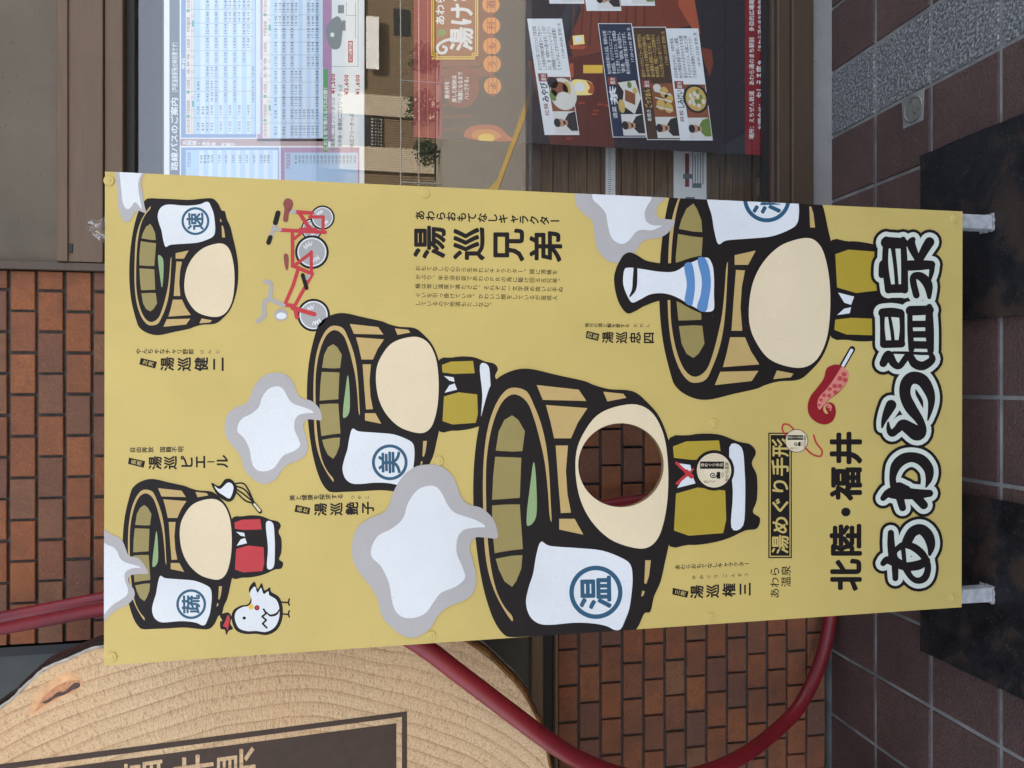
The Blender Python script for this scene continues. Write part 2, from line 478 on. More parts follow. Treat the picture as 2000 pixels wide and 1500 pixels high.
def hose_mat():
    t = NT('red_rubber'); co = t.coord()
    c = t.ramp(t.noise(co, 5, 6, .6), [(.3, (.11, .010, .014, 1)), (.55, (.19, .012, .018, 1)), (.8, (.24, .018, .022, 1))])
    c = t.mix(t.ramp(t.noise(co, 160, 3), [(.68, (0, 0, 0)), (.74, (.4, .4, .4))]), c, (.25, .14, .13, 1))
    c = t.mix(t.ramp(t.noise(co, 2.2, 3), [(.56, (0, 0, 0)), (.74, (.6, .6, .6))]), c, (.05, .016, .018, 1))
    return t.set(c, .38, .4, t.bump(t.noise(co, 200, 4), .35, .001))
M['hose'] = hose_mat()

WALL = 2.135
# ------------------------------------------------------------------ ground
def paving(name, x0, x1, y0, y1):
    mb = MB(); J = .005; b = .0022
    xs = [-.841 + .2024 * k for k in range(-16, 24)]; ys = [1.922 - .2175 * k for k in range(-1, 20)]
    for i in range(len(xs) - 1):
        for j in range(len(ys) - 1):
            xa, xb = xs[i] + J, xs[i + 1] - J; yb, ya = min(ys[j] - J, WALL - .004), ys[j + 1] + J
            dz = random.uniform(-.0008, .0008)
            mid = 1 if abs(xs[i] - .778) < .02 or abs(xs[i] - .778 - .2024 * 9) < .02 else 0
            top = [(xa + b, ya + b, dz), (xb - b, ya + b, dz), (xb - b, yb - b, dz), (xa + b, yb - b, dz)]
            rim = [(xa, ya, dz - b), (xb, ya, dz - b), (xb, yb, dz - b), (xa, yb, dz - b)]
            foot = [(x, y, -.012) for x, y, _ in rim]
            mb.add(top + rim + foot, [(0, 1, 2, 3)] + [(4 + k, 4 + (k + 1) % 4, (k + 1) % 4, k) for k in range(4)] + [(8 + k, 8 + (k + 1) % 4, 4 + (k + 1) % 4, 4 + k) for k in range(4)], mid)
    return structure(mb.build(name, [M['tile_red'], M['tile_grey']]))
paving('pavement', -4, 4, -2.2, WALL)
YEND = 1.922 - .2175 * 19
g = MB(); g.add([(-40, YEND - .01, -.0035), (40, YEND - .01, -.0035), (40, 12, -.0035), (-40, 12, -.0035)], [(0, 1, 2, 3)])
structure(g.build('ground', M['grout']))
g = MB(); g.add([(-60, -60, -.02), (60, -60, -.02), (60, YEND, -.02), (-60, YEND, -.02)], [(0, 1, 2, 3)])
structure(g.build('road', M['asphalt']))
g = MB(); g.box(-40, 40, YEND - .12, YEND - .011, -.03, 0)
structure(g.build('road_kerb', M['kerb']))
g = MB(); g.add([(2.55, -2.4, -.016), (2.70, -2.4, -.016), (2.36, -4.2, -.016), (2.22, -4.2, -.016), (2.6, -7.5, -.016), (2.75, -7.5, -.016)], [(0, 3, 2, 1), (3, 4, 5, 2)])
structure(g.build('road_marking', M['yellow_line']))

# ------------------------------------------------------------------ the building
bld = thing('station_building', 'brick fronted building with a brown framed shop window beside its brick pier', 'building', (0, WALL, 0))
def z_course(n): return .824 + n * (.06618 if n >= 0 else .0675)
def brick_field(name, x0, x1, n0, n1, parent):
    mb = MB(); PX = .108; J = .0042; b = .0018; D = .011
    for n in range(n0, n1):
        za, zb = z_course(n) + J, z_course(n + 1) - J
        ph = -.1349 + (0 if n % 2 == 0 else -.054)
        k0 = int(math.floor((x0 - ph) / PX)) - 1
        for k in range(k0, k0 + int((x1 - x0) / PX) + 4):
            xa, xb = max(ph + k * PX + .0038, x0), min(ph + (k + 1) * PX - .0038, x1)
            if xb - xa < .012: continue
            j = lambda s=.0009: random.uniform(-s, s)
            zz0, zz1 = za + j(), zb + j(); xx0, xx1 = xa + j(), xb + j(); y = WALL + random.uniform(0, .0016)
            fr = [(xx0 + b, y + j(.0004), zz0 + b), (xx1 - b, y + j(.0004), zz0 + b), (xx1 - b, y + j(.0004), zz1 - b), (xx0 + b, y + j(.0004), zz1 - b)]
            md = [(xx0, y + b, zz0), (xx1, y + b, zz0), (xx1, y + b, zz1), (xx0, y + b, zz1)]
            bk = [(x, WALL + D + .004, z) for x, _, z in md]
            mb.add(fr + md + bk, [(0, 1, 2, 3)] + [(4 + i, 4 + (i + 1) % 4, (i + 1) % 4, i) for i in range(4)] + [(8 + i, 8 + (i + 1) % 4, 4 + (i + 1) % 4, 4 + i) for i in range(4)], 0)
    mb.box(x0, x1, WALL + D, WALL + .12, z_course(n0), z_course(n1), 1)
    return mb.build(name, [M['brick'], M['mortar']], parent)
XR = P(100, 530, WALL)[0]                     # right edge of the pier
XL = P(60, 1258, WALL)[0]                     # left edge of the pier
brick_field('brick_pier', XL, XR, -12, 28, bld)
brick_field('brick_apron', -2.6, XL - .004, -12, 1, bld)
ztop_l = z_course(1)
# kerb under the big window, lintels above, soffit and roof
k = MB(); k.box(XR + .002, 4.2, WALL - .008, WALL + .15, -.03, .075, 0, .004); k.build('kerb', M['kerb'], bld)
k = MB(); k.box(XR + .024, 4.2, WALL + .004, WALL + .2, 2.229, 3.3); k.build('lintel_panel', M['concrete'], bld)
k = MB(); k.box(-2.6, XL - .004, WALL + .004, WALL + .2, 2.46, 3.3); k.build('lintel_panel', M['concrete'], bld)
k = MB(); k.box(-5, 6, WALL + .2, 9, 3.3, 5.2); k.box(-5, 6, 1.15, 9.2, 5.2, 5.4); k.box(-2.6, 4.2, WALL + .012, WALL + .19, 3.302, 5.19); k.build('roof', M['concrete'], bld)
k = MB(); k.box(-5, -2.602, WALL, 9, 0, 5.19); k.box(4.202, 6, WALL, 9, 0, 5.19); k.box(-2.59, 4.19, 4.6, 4.8, 0, 3.29); k.build('outer_wall', M['concrete'], bld)
k = MB(); k.box(-2.59, 4.19, 2.4, 4.59, .0, .02); k.build('inner_floor', M['frame_dark'], bld)

# right shop window
def P_z(X, y=WALL): return P(X, 750, y)[1]
w = MB()
zh0, zh1 = P_z(240, WALL - .01), 2.227
w.box(XR + .024, 4.2, WALL - .02, WALL + .06, zh0 + .045, zh1 + .001, 0, .003)
w.box(XR + .024, 4.2, WALL - .012, WALL + .055, zh0, zh0 + .044, 0, .002)
w.box(XR + .024, 4.2, WALL - .026, WALL - .0205, zh1 - .03, zh1 - .006, 0, .002)
frame_r = w.build('window', M['frame'], bld)
w = MB(); w.box(XR + .002, XR + .022, WALL - .018, WALL + .06, .078, 3.2, 0, .002); w.build('jamb', M['frame_dark'], frame_r)
w = MB(); zs1 = P_z(1506); w.box(XR + .024, 4.2, WALL - .03, WALL + .05, .077, .15, 0, .003); w.box(XR + .024, 4.2, WALL - .02, WALL + .045, .151, zs1 - .012, 0, .003); w.box(XR + .024, 4.2, WALL - .006, WALL + .04, zs1 - .0115, zs1, 0, .002)
w.build('sill', M['frame_dark'], frame_r)
w = MB(); w.box(XR + .026, 4.2, WALL + .012, WALL + .04, zh0 - .022, zh0 - .001); w.box(XR + .026, 4.2, WALL + .012, WALL + .04, zs1 + .001, zs1 + .012); w.build('gasket', M['gasket'], frame_r)
w = MB(); w.add([(XR + .024, WALL + .03, zs1 - .003), (4.2, WALL + .03, zs1 - .003), (4.2, WALL + .03, zh0 + .003), (XR + .024, WALL + .03, zh0 + .003)], [(0, 1, 2, 3)]); w.build('pane', M['glass'], frame_r)
# small drain slot on the header
sx, sz = P(138, 485, WALL - .02)
w = MB(); w.box(sx - .012, sx + .012, WALL - .023, WALL - .0201, sz - .005, sz + .005, 0); w.build('drain_slot', M['gasket'], frame_r)

# left window above the brick apron
w = MB(); zl0 = P_z(1088)
w.box(-2.6, XL - .006, WALL - .012, WALL + .03, ztop_l + .001, ztop_l + .009)
w.box(-2.6, XL - .006, WALL + .004, WALL + .05, P_z(1062), P_z(1040), 0, .002)
frame_l = w.build('window', M['frame'], bld)
w = MB(); w.box(-2.6, XL - .006, WALL + .02, WALL + .06, ztop_l + .01, P_z(1062) - .001); w.box(XL - .03, XL - .007, WALL + .006, WALL + .05, P_z(1040) + .001, 2.459); w.build('gasket', M['gasket'], frame_l)
w = MB(); w.add([(-2.6, WALL + .035, P_z(1041)), (XL - .031, WALL + .035, P_z(1041)), (XL - .031, WALL + .035, 2.459), (-2.6, WALL + .035, 2.459)], [(0, 1, 2, 3)]); w.build('pane', M['dull_pane'], frame_l)
w = MB()
for xx in (-1.6, -1.15): w.box(xx - .02, xx + .02, WALL + .05, WALL + .08, P_z(1040), 2.459)
w.box(-2.55, XL - .04, WALL + .05, WALL + .08, 1.09, 1.14); w.build('lattice', M['frame_dark'], frame_l)

# ------------------------------------------------------------------ the picture board
BY = 1.48
C_TL, C_TR, C_BR, C_BL = (203, 1300), (205, 335), (1880, 413), (1878, 1186)
EDGE = [C_TL, C_TR, C_BR, C_BL]
CLIP = EDGE
xb = (P(*C_TL, BY)[0] + P(*C_TR, BY)[0]) / 2
board = thing('photo_cutout_board', 'tall yellow cut-out photo board with printed bath tubs, on two metal legs', 'sign board', (xb, BY, 0))
HOLE = ellipse(1212.5, 908.5, 83.5, 82, 56)

def panel():
    """plywood board 12 mm thick with the round face hole cut right through"""
    V, T = fill([EDGE], [HOLE])
    v3, f3, ids = [], [], []
    n = len(V)
    for dy in (0, .012): v3 += [(P(X, Y, BY)[0], BY + dy, P(X, Y, BY)[1]) for X, Y in V]
    for t in T:
        a, b, c = (v3[i] for i in t)
        ny = (b[2] - a[2]) * (c[0] - a[0]) - (b[0] - a[0]) * (c[2] - a[2])
        t = t if ny < 0 else tuple(reversed(t))
        f3.append(t); ids.append(0); f3.append(tuple(i + n for i in reversed(t))); ids.append(1)
    edges = {}
    for t in T:
        for i in range(3):
            e = (t[i], t[(i + 1) % 3]); edges[e] = 1
    for (a, b) in edges:
        if (b, a) not in edges: f3.append((b, a, a + n, b + n)); ids.append(1)
    return link('panel', v3, f3, [M['yellow'], M['ply']], board, ids)
M['black'] = print_mat('paint_black', (.013, .0105, .0105, 1), .5, .16)
M['ply'] = plain('plywood_edge', rgb(120, 96, 62), .8, .25, 60)
panel()

# one bath tub, drawn for the large tub and carried to the others
TUB = dict(
    body=[(950, 775), (962, 748), (990, 728), (1030, 720), (1090, 733), (1140, 744), (1160, 752), (1190, 760), (1235, 764), (1262, 784), (1288, 815), (1306, 862), (1317, 920), (1318, 985), (1311, 1040), (1299, 1095), (1290, 1135), (1277, 1165), (1270, 1194), (1258, 1198), (1245, 1225), (1225, 1243), (1190, 1243), (1140, 1238), (1080, 1241), (1030, 1243), (1000, 1244), (983, 1238), (963, 1208), (945, 1152), (932, 1080), (925, 1000), (925, 920), (933, 845)],
    rim=[(1003, 757), (1028, 764), (1042, 790), (1056, 826), (1066, 868), (1072, 920), (1075, 975), (1077, 1018), (1073, 1005), (1070, 960), (1064, 905), (1055, 862), (1043, 818), (1029, 785), (1006, 770), (985, 780), (969, 808), (957, 850), (950, 900), (949, 960), (951, 1030), (955, 1080), (962, 1125), (972, 1160), (986, 1186), (1000, 1203), (1000, 1213), (985, 1192), (968, 1160), (955, 1122), (947, 1075), (944, 1010), (943, 940), (946, 880), (954, 830), (968, 790), (985, 765)],
    olive=[[(1000, 811), (1012, 820), (1025, 842), (1020, 881), (1000, 882), (968, 880), (974, 842), (985, 820)],
           [(967, 892), (1000, 893), (1018, 894), (1015, 972), (990, 974), (961, 976), (963, 930)],
           [(961, 987), (990, 985), (1015, 985), (1021, 1072), (995, 1075), (966, 1080), (961, 1030)],
           [(968, 1091), (1000, 1085), (1020, 1084), (1018, 1110), (1008, 1135), (1000, 1146), (985, 1135), (974, 1112)]],
    water=[(1042, 902), (1047, 940), (1047, 1008), (1030, 1027), (1029, 1000), (1035, 950)],
    stave=[[(1048, 752), (1130, 761), (1145, 783), (1060, 781)], [(1066, 791), (1147, 797), (1128, 826), (1115, 856), (1082, 856), (1074, 820)],
           [(1085, 870), (1109, 870), (1105, 920), (1108, 965), (1115, 1001), (1095, 1002), (1090, 940)], [(1092, 1013), (1122, 1013), (1139, 1044), (1092, 1034)],
           [(1178, 765), (1217, 769), (1223, 777), (1186, 784)], [(1260, 1094), (1271, 1094), (1267, 1125), (1262, 1140), (1258, 1139)], [(1254, 1153), (1259, 1155), (1256, 1163), (1252, 1165)]],
    plate=[(1243, 790), (1275, 808), (1296, 850), (1304, 905), (1304, 965), (1297, 1015), (1284, 1052), (1262, 1070), (1230, 1068), (1190, 1052), (1155, 1018), (1133, 975), (1124, 925), (1126, 880), (1140, 845), (1165, 812), (1200, 795)],
    towel=[(1056, 1058), (1074, 1066), (1125, 1070), (1175, 1075), (1215, 1090), (1231, 1103), (1235, 1125), (1234, 1150), (1229, 1187), (1220, 1212), (1212, 1228), (1200, 1230), (1183, 1222), (1155, 1217), (1120, 1216), (1075, 1220), (1051, 1217), (1034, 1202), (1027, 1175), (1033, 1145), (1041, 1120), (1047, 1085)],
    stool=[(1300, 872), (1345, 850), (1400, 848), (1440, 862), (1465, 868), (1476, 884), (1468, 905), (1478, 930), (1478, 975), (1470, 1000), (1484, 1012), (1478, 1032), (1455, 1036), (1425, 1050), (1390, 1060), (1345, 1064), (1300, 1052)],
    robe=[[(1314, 872), (1340, 862), (1404, 860), (1409, 896), (1350, 898), (1316, 894)], [(1320, 964), (1362, 952), (1416, 958), (1418, 1015), (1412, 1041), (1345, 1046), (1316, 1036)]],
    collar=[[(1320, 904), (1348, 908), (1351, 921), (1336, 918)], [(1336, 931), (1351, 926), (1358, 944), (1322, 953)]],
    hem=[(1424, 874), (1448, 874), (1454, 920), (1455, 970), (1451, 1026), (1428, 1030), (1431, 960)])
def tub(ax, sx, by, sy, flip, kanji, layer, stool=True, cloth='robe', hole=None, seat=True):
    f = -1 if flip else 1
    T = lambda pts: [(ax + (x - 925) * sx, by + f * (y - 980) * sy) for x, y in pts]
    S = lambda pts, n=4: catmull(T(pts), n)
    hs = [HOLE] if hole else []
    if stool:
        pr = Print(BY, CLIP, layer)
        pr.area(S(TUB['stool']), M['black'], 1)
        for o in TUB['robe']: pr.area(T(o), M[cloth], 2)
        for o in TUB['collar']: pr.area(T(o), M['white'], 2)
        pr.area(S(TUB['hem']), M['white'], 2)
        pr.build('folded_robe_picture', board)
    pr = Print(BY, CLIP, layer)
    pr.area(S(TUB['body']), M['black'], 4, hs)
    pr.area(S(TUB['rim'], 3), M['tan'], 5)
    for o in TUB['olive']: pr.area(T(o), M['olive'], 5)
    pr.area(S(TUB['water']), M['green'], 5)
    for o in TUB['stave']: pr.area(T(o), M['tan'], 5)
    pr.area(S(TUB['plate']), M['cream'], 5, hs)
    pr.area(S(TUB['towel']), M['white'], 6)
    cx, cy = T([(1163.5, 1156.5)])[0]
    r = 52 * (sx + sy) / 2
    ring = [ellipse(cx, cy, r, r, 48)]
    pr.area(ring, M['blue'], 7, [ellipse(cx, cy, r * .83, r * .83, 48)])
    em = r * 1.28
    pr.glyphs(kanji, (cx + .38 * em, cy + .5 * em), (-.02 * em, -em), (-em, .02 * em), M['blue'], 7, .028)
    pr.build('tub_picture', board)
tub(253, .54, 522, .51, True, '速', 2, stool=False)
tub(240, .56, 1081, .56, False, '蔬', 2, cloth='red')
tub(600, .676, 785, .668, False, '美', 2)
tub(1288, .878, 547, .90, True, '酒', 2)
tub(925, 1, 980, 1, False, '温', 12, hole=True)

# steam puffs
PUFF_G = [(835, 907), (860, 910), (885, 932), (900, 970), (915, 985), (940, 992), (962, 1012), (971, 1037), (970, 1051), (950, 1050), (927, 1050), (917, 1068), (922, 1090), (930, 1125), (926, 1152), (910, 1170), (875, 1185), (855, 1202), (845, 1220), (829, 1236), (805, 1245), (780, 1237), (755, 1215), (744, 1197), (737, 1170), (725, 1147), (703, 1120), (690, 1095), (688, 1062), (697, 1032), (720, 1013), (750, 1000), (762, 980), (770, 957), (787, 930), (810, 912)]
PUFF_W = [(835, 949), (850, 950), (862, 962), (875, 987), (890, 1002), (920, 1012), (940, 1021), (947, 1029), (930, 1030), (905, 1035), (893, 1052), (892, 1080), (902, 1105), (908, 1128), (890, 1145), (862, 1157), (847, 1175), (832, 1196), (810, 1206), (787, 1205), (772, 1192), (765, 1170), (760, 1140), (745, 1107), (726, 1087), (727, 1065), (740, 1045), (765, 1032), (787, 1012), (797, 982), (815, 957)]
def puff(G, W, layer):
    pr = Print(BY, CLIP, layer); pr.area(catmull(G, 5), M['grey'], 0); pr.area(catmull(W, 5), M['white'], 1); pr.build('steam_picture', board)
puff(PUFF_G, PUFF_W, 24)
aff = lambda pts: [(440 + (x - 689) * .667, 728 + (y - 907) * .642) for x, y in pts]
puff(aff(PUFF_G), aff(PUFF_W), 12)
puff([(1121, 340), (1122, 377), (1125, 400), (1140, 418), (1155, 430), (1160, 450), (1163, 475), (1170, 492), (1185, 508), (1200, 513), (1220, 510), (1238, 497), (1250, 477), (1264, 468), (1285, 465), (1302, 457), (1313, 444), (1317, 431), (1300, 428), (1285, 425), (1282, 410), (1289, 396), (1299, 387), (1302, 340)],
     [(1154, 340), (1156, 377), (1159, 391), (1172, 403), (1183, 418), (1187, 440), (1193, 462), (1205, 474), (1218, 476), (1230, 468), (1240, 455), (1252, 449), (1272, 450), (1285, 445), (1292, 441), (1275, 440), (1262, 432), (1259, 415), (1265, 400), (1272, 386), (1275, 340)], 10)
puff([(224, 318), (226, 340), (229, 375), (232, 410), (240, 430), (246, 434), (255, 430), (262, 418), (271, 412), (285, 416), (282, 400), (278, 372), (276, 352), (286, 334), (288, 318)],
     [(232, 318), (234, 340), (237, 370), (240, 395), (246, 407), (252, 408), (258, 402), (263, 395), (270, 400), (277, 408), (272, 380), (270, 360), (274, 345), (280, 334), (280, 318)], 10)
puff([(190, 1046), (220, 1045), (238, 1055), (246, 1072), (252, 1085), (270, 1090), (283, 1105), (289, 1120), (270, 1121), (253, 1125), (252, 1138), (262, 1152), (262, 1166), (250, 1180), (230, 1190), (215, 1201), (200, 1218), (188, 1220)],
     [(190, 1070), (215, 1066), (228, 1075), (235, 1090), (245, 1098), (262, 1103), (275, 1108), (258, 1110), (245, 1118), (244, 1132), (250, 1150), (248, 1162), (235, 1172), (222, 1180), (210, 1192), (200, 1204), (188, 1206)], 10)

# sake flask
pr = Print(BY, CLIP, 13)
pr.area(catmull([(1210, 510), (1218, 498), (1230, 493), (1245, 499), (1262, 509), (1290, 514), (1320, 513), (1345, 505), (1370, 500), (1390, 505), (1400, 520), (1402, 560), (1401, 598), (1394, 615), (1370, 612), (1345, 601), (1320, 588), (1290, 587), (1260, 597), (1240, 608), (1225, 612), (1212, 598), (1203, 575), (1199, 545), (1203, 525)]), M['black'], 0)
pr.area(catmull([(1219, 528), (1228, 523), (1250, 525), (1290, 531), (1318, 530), (1345, 515), (1378, 503), (1390, 515), (1394, 540), (1394, 575), (1394, 603), (1384, 609), (1370, 607), (1350, 597), (1320, 580), (1295, 573), (1270, 575), (1250, 585), (1235, 591), (1226, 580), (1217, 555)]), M['white'], 1)
pr.area(catmull([(1336, 519), (1349, 513), (1355, 530), (1357, 560), (1354, 585), (1350, 597), (1337, 588), (1341, 555)]), M['sky_blue'], 2)
pr.area(catmull([(1362, 507), (1376, 504), (1385, 525), (1388, 555), (1384, 585), (1378, 608), (1361, 602), (1368, 575), (1370, 545)]), M['sky_blue'], 2)
pr.area(stroke([(1241, 518, 3.5), (1240, 545, 4.5), (1238, 565, 4), (1230, 579, 1.5)]), M['black'], 2)
pr.build('flask_picture', board)

# octopus arm on a skewer
pr = Print(BY, CLIP, 8)
pr.area(stroke([(1664, 682), (1645, 715)], 0, False, r=6), M['black'], 0); pr.area(stroke([(1663, 684), (1645, 716)], 0, False, r=3), M['white'], 1)
pr.area(catmull([(1617, 717), (1630, 712), (1642, 714), (1655, 725), (1657, 737), (1650, 753), (1635, 769), (1620, 780), (1608, 795), (1610, 806), (1617, 808), (1612, 797), (1614, 788), (1622, 786), (1630, 792), (1632, 808), (1626, 822), (1612, 829), (1595, 825), (1581, 812), (1577, 795), (1582, 775), (1595, 758), (1608, 740), (1612, 725)]), M['dark_red'], 2)
pr.area(catmull([(1645, 716), (1655, 726), (1657, 737), (1649, 753), (1634, 768), (1620, 779), (1608, 792), (1600, 800), (1596, 790), (1600, 775), (1612, 762), (1625, 745), (1636, 728)]), M['pink'], 3)
pr.area(catmull([(1611, 792), (1617, 788), (1624, 793), (1622, 803), (1618, 798)]), M['pink'], 3)
for x, y, r in [(1648, 731, 5), (1640, 739, 5.2), (1650, 742, 5), (1630, 754, 5), (1640, 754, 4.6), (1620, 760, 4.4), (1631, 766, 4.6), (1609, 772, 4), (1619, 773, 4), (1603, 781, 3.4), (1600, 791, 2.8), (1616, 793, 2.2), (1620, 798, 2.2)]:
    pr.area(ellipse(x, y, r, r * .9, 18), M['sucker'], 4)
pr.build('octopus_arm_picture', board)

# wooden passes with red cords
def wooden_pass(cx, cy, r, layer, cord, edge):
    pr = Print(BY, CLIP, layer)
    pr.area([p for path, rr in cord for p in stroke(path, 0, True, r=rr)], M['red'], 1)
    pr.area(ellipse(cx, cy, r + edge, r + edge), M['black'], 2); pr.area(ellipse(cx, cy, r, r), M['coin'], 3)
    for q in (.92, .8, .66): pr.area([ellipse(cx, cy, r * q, r * q * .97)], M['tan'], 4, [ellipse(cx, cy, r * q - r * .016, r * q * .97 - r * .016)])
    s = r / 33.0
    pr.rect(cx - 27 * s, cx + 19 * s, cy - 17 * s, cy - 3 * s, M['black'], 5)
    pr.down('湯めぐり手形', cx - 26 * s, cx + 18 * s, cy - 10 * s, M['coin'], 6, 1.0, .01)

    pr.across('あわら温泉', cx + 21 * s, cx + 28 * s, cy + 22 * s, cy - 16 * s, M['black'], 6, .01)
    pr.across('北陸・福井', cx + 14 * s, cx + 18 * s, cy + 14 * s, cy - 12 * s, M['black'], 6)
    sp = [(cx - 2 * s + 7 * s * (1 - t / 14) * math.cos(t * .8), cy + 9 * s + 6 * s * (1 - t / 14) * math.sin(t * .8), .9 * s) for t in range(12)]
    pr.area(stroke(sp), M['black'], 6)
    pr.area([(cx + 5 * s, cy + 3 * s), (cx + 12 * s, cy + 3 * s), (cx + 12 * s, cy + 16 * s), (cx + 5 * s, cy + 16 * s)], M['black'], 6)
    pr.down('あわらっふ', cx - 20 * s, cx + 2 * s, cy + 22 * s, M['black'], 6, 1.15, .01)
    pr.build('wooden_pass_picture', board)
wooden_pass(1394, 918.5, 33.5, 18, [([(1321, 904), (1332, 915), (1345, 925)], 2.8), ([(1345, 925), (1334, 933), (1322, 944)], 2.8), ([(1340, 921), (1350, 930)], 4.5), ([(1346, 926), (1354, 916), (1362, 920), (1360, 926)], 2)], 6)

# framed title strip of the bath pass
pr = Print(BY, CLIP, 1)
pr.rect(1500.5, 1546.5, 845, 1090, M['black'], 0); pr.rect(1503, 1544, 847.5, 1087.5, M['yellow'], 1); pr.rect(1505, 1542, 849.5, 1085.5, M['black'], 2)
pr.across('湯めぐり手形', 1508, 1539, 1082, 855, M['yellow'], 3, .022)
pr.build('lettering', board)
wooden_pass(1555.5, 861, 21.5, 6, [([(1536, 852), (1528, 840), (1530, 829), (1541, 830), (1551, 840)], 1.6), ([(1574, 876), (1586, 887), (1602, 891), (1605, 880), (1594, 865), (1589, 850)], 1.7)], 1.2)
pr = Print(BY, CLIP, 1)
pr.across('あわら', 1504, 1522, 1169, 1106, M['black'], 0, .014); pr.across('温泉', 1526, 1544, 1147, 1104, M['black'], 0, .014)
pr.build('lettering', board)
pr = Print(BY, CLIP, 1)
for ch, a, b in (('北', 1154, 1092), ('陸', 1088, 1023), ('・', 1030, 970), ('福', 977, 911), ('井', 908, 842)): pr.across(ch, 1624, 1680, a, b, M['black'], 0, .04)
pr.build('lettering', board)

# big rounded title: the strokes of each character, then its pale and dark outlines
def z1(pts): return [(1690 + x / 4.286, 820 + y / 4.286, r / 4.286) for x, y, r in pts]
def z2(pts): return [(1690 + x / 3.95, 440 + y / 3.95, r / 3.95) for x, y, r in pts]
def z7(pts): return [(1500 + x / 4, 750 + y / 4, r / 4) for x, y, r in pts]
TITLE = [
    (z1([(210, 945, 26), (212, 1040, 32), (225, 1170, 34)]), 1),
    (z1([(145, 1200, 24), (180, 1172, 32), (250, 1190, 42), (330, 1225, 36), (440, 1215, 40), (510, 1175, 30)]), 1),
    (z1([(245, 1210, 30), (248, 1325, 25)]), 1),
    (z1([(345, 1020, 42), (390, 940, 44), (460, 915, 44), (520, 965, 46), (546, 1050, 36), (535, 1125, 14)]), 1),
    (z1([(262, 1080, 24), (320, 1045, 28), (400, 1065, 32), (470, 1120, 32), (512, 1190, 28), (518, 1260, 28), (490, 1325, 30), (430, 1345, 26), (375, 1310, 24), (335, 1240, 30)]), 1),
    (z1([(262, 1080, 22), (250, 1120, 12), (262, 1170, 18)]), 1),
    (z1([(310, 1050, 20), (325, 1200, 18)]), 1),
    (z1([(145, 655, 24), (185, 615, 34), (240, 610, 52), (330, 615, 50), (430, 620, 42), (535, 614, 30)]), 1),
    (z1([(285, 650, 34), (308, 735, 30)]), 1), (z1([(420, 640, 40), (485, 712, 36)]), 1),
    (z1([(240, 570, 34), (225, 490, 28), (250, 390, 42), (310, 330, 46), (390, 312, 42), (470, 340, 46), (525, 410, 42), (530, 490, 30), (505, 560, 8)]), 1),
    (z1([(280, 560, 40), (345, 580, 30)]), 1),
    (z7([(958, 165, 42), (928, 225, 34), (900, 290, 20), (888, 338, 8)]), 1),
    (z7([(935, 300, 8), (940, 355, 20), (965, 385, 28), (1005, 355, 30), (1050, 318, 42), (1105, 350, 52), (1165, 385, 58), (1205, 350, 30), (1175, 275, 34), (1110, 185, 46), (1068, 90, 44), (1075, 0, 46), (1125, -48, 48), (1200, -30, 48), (1250, 45, 42), (1272, 120, 30), (1265, 200, 20), (1245, 282, 6)]), 1),
    (z2([(135, 1065, 30), (175, 1000, 34), (215, 1065, 30), (262, 1085, 24), (330, 1005, 26), (375, 1065, 34), (440, 1085, 34), (510, 1040, 28), (505, 1000, 20)]), 1),
    (z2([(210, 982, 10), (345, 985, 12), (430, 990, 12), (500, 990, 12)]), 0),
    (z2([(128, 670, 22), (128, 790, 18), (135, 920, 26)]), 1), (z2([(130, 675, 34), (200, 672, 36), (265, 680, 34)]), 1),
    (z2([(278, 680, 22), (282, 800, 20), (275, 915, 26)]), 1), (z2([(140, 918, 30), (275, 914, 30)]), 0), (z2([(182, 700, 12), (200, 800, 14), (212, 900, 14)]), 1),
    (z2([(340, 650, 20), (342, 800, 22), (352, 955, 24)]), 1), (z2([(490, 630, 24), (492, 800, 34), (500, 965, 26)]), 1), (z2([(345, 660, 38), (490, 655, 36)]), 0),
    (z2([(350, 763, 26), (490, 762, 26)]), 0), (z2([(352, 842, 26), (490, 842, 26)]), 0), (z2([(360, 922, 30), (490, 925, 30)]), 0),
    (z2([(158, 110, 24), (150, 300, 24), (175, 500, 28)]), 1), (z2([(160, 135, 45), (285, 140, 42)]), 0), (z2([(288, 110, 22), (298, 300, 26), (300, 500, 28)]), 1),
    (z2([(180, 490, 34), (295, 488, 34)]), 0), (z2([(208, 160, 18), (228, 320, 15), (240, 470, 15)]), 1), (z2([(122, 385, 24), (125, 300, 22), (150, 290, 20)]), 1),
    (z2([(330, 312, 40), (420, 308, 40), (505, 305, 32)]), 0), (z2([(512, 300, 22), (508, 360, 20), (492, 432, 10)]), 1),
    (z2([(365, 110, 20), (350, 150, 34), (400, 265, 24)]), 1), (z2([(492, 130, 38), (455, 190, 34), (410, 280, 26)]), 1),
    (z2([(390, 540, 26), (365, 430, 26), (378, 390, 26), (430, 400, 34), (480, 460, 36), (490, 555, 16)]), 1)]
pr = Print(BY, CLIP, 20)
for grow, mat, layer in ((15.0, 'black', 0), (9.2, 'letter_white', 1), (0.0, 'black', 2)):
    pcs = []
    for pts, sm in TITLE: pcs += stroke(pts, grow, bool(sm))
    pr.area(pcs, M[mat], layer)
pr.build('lettering', board)

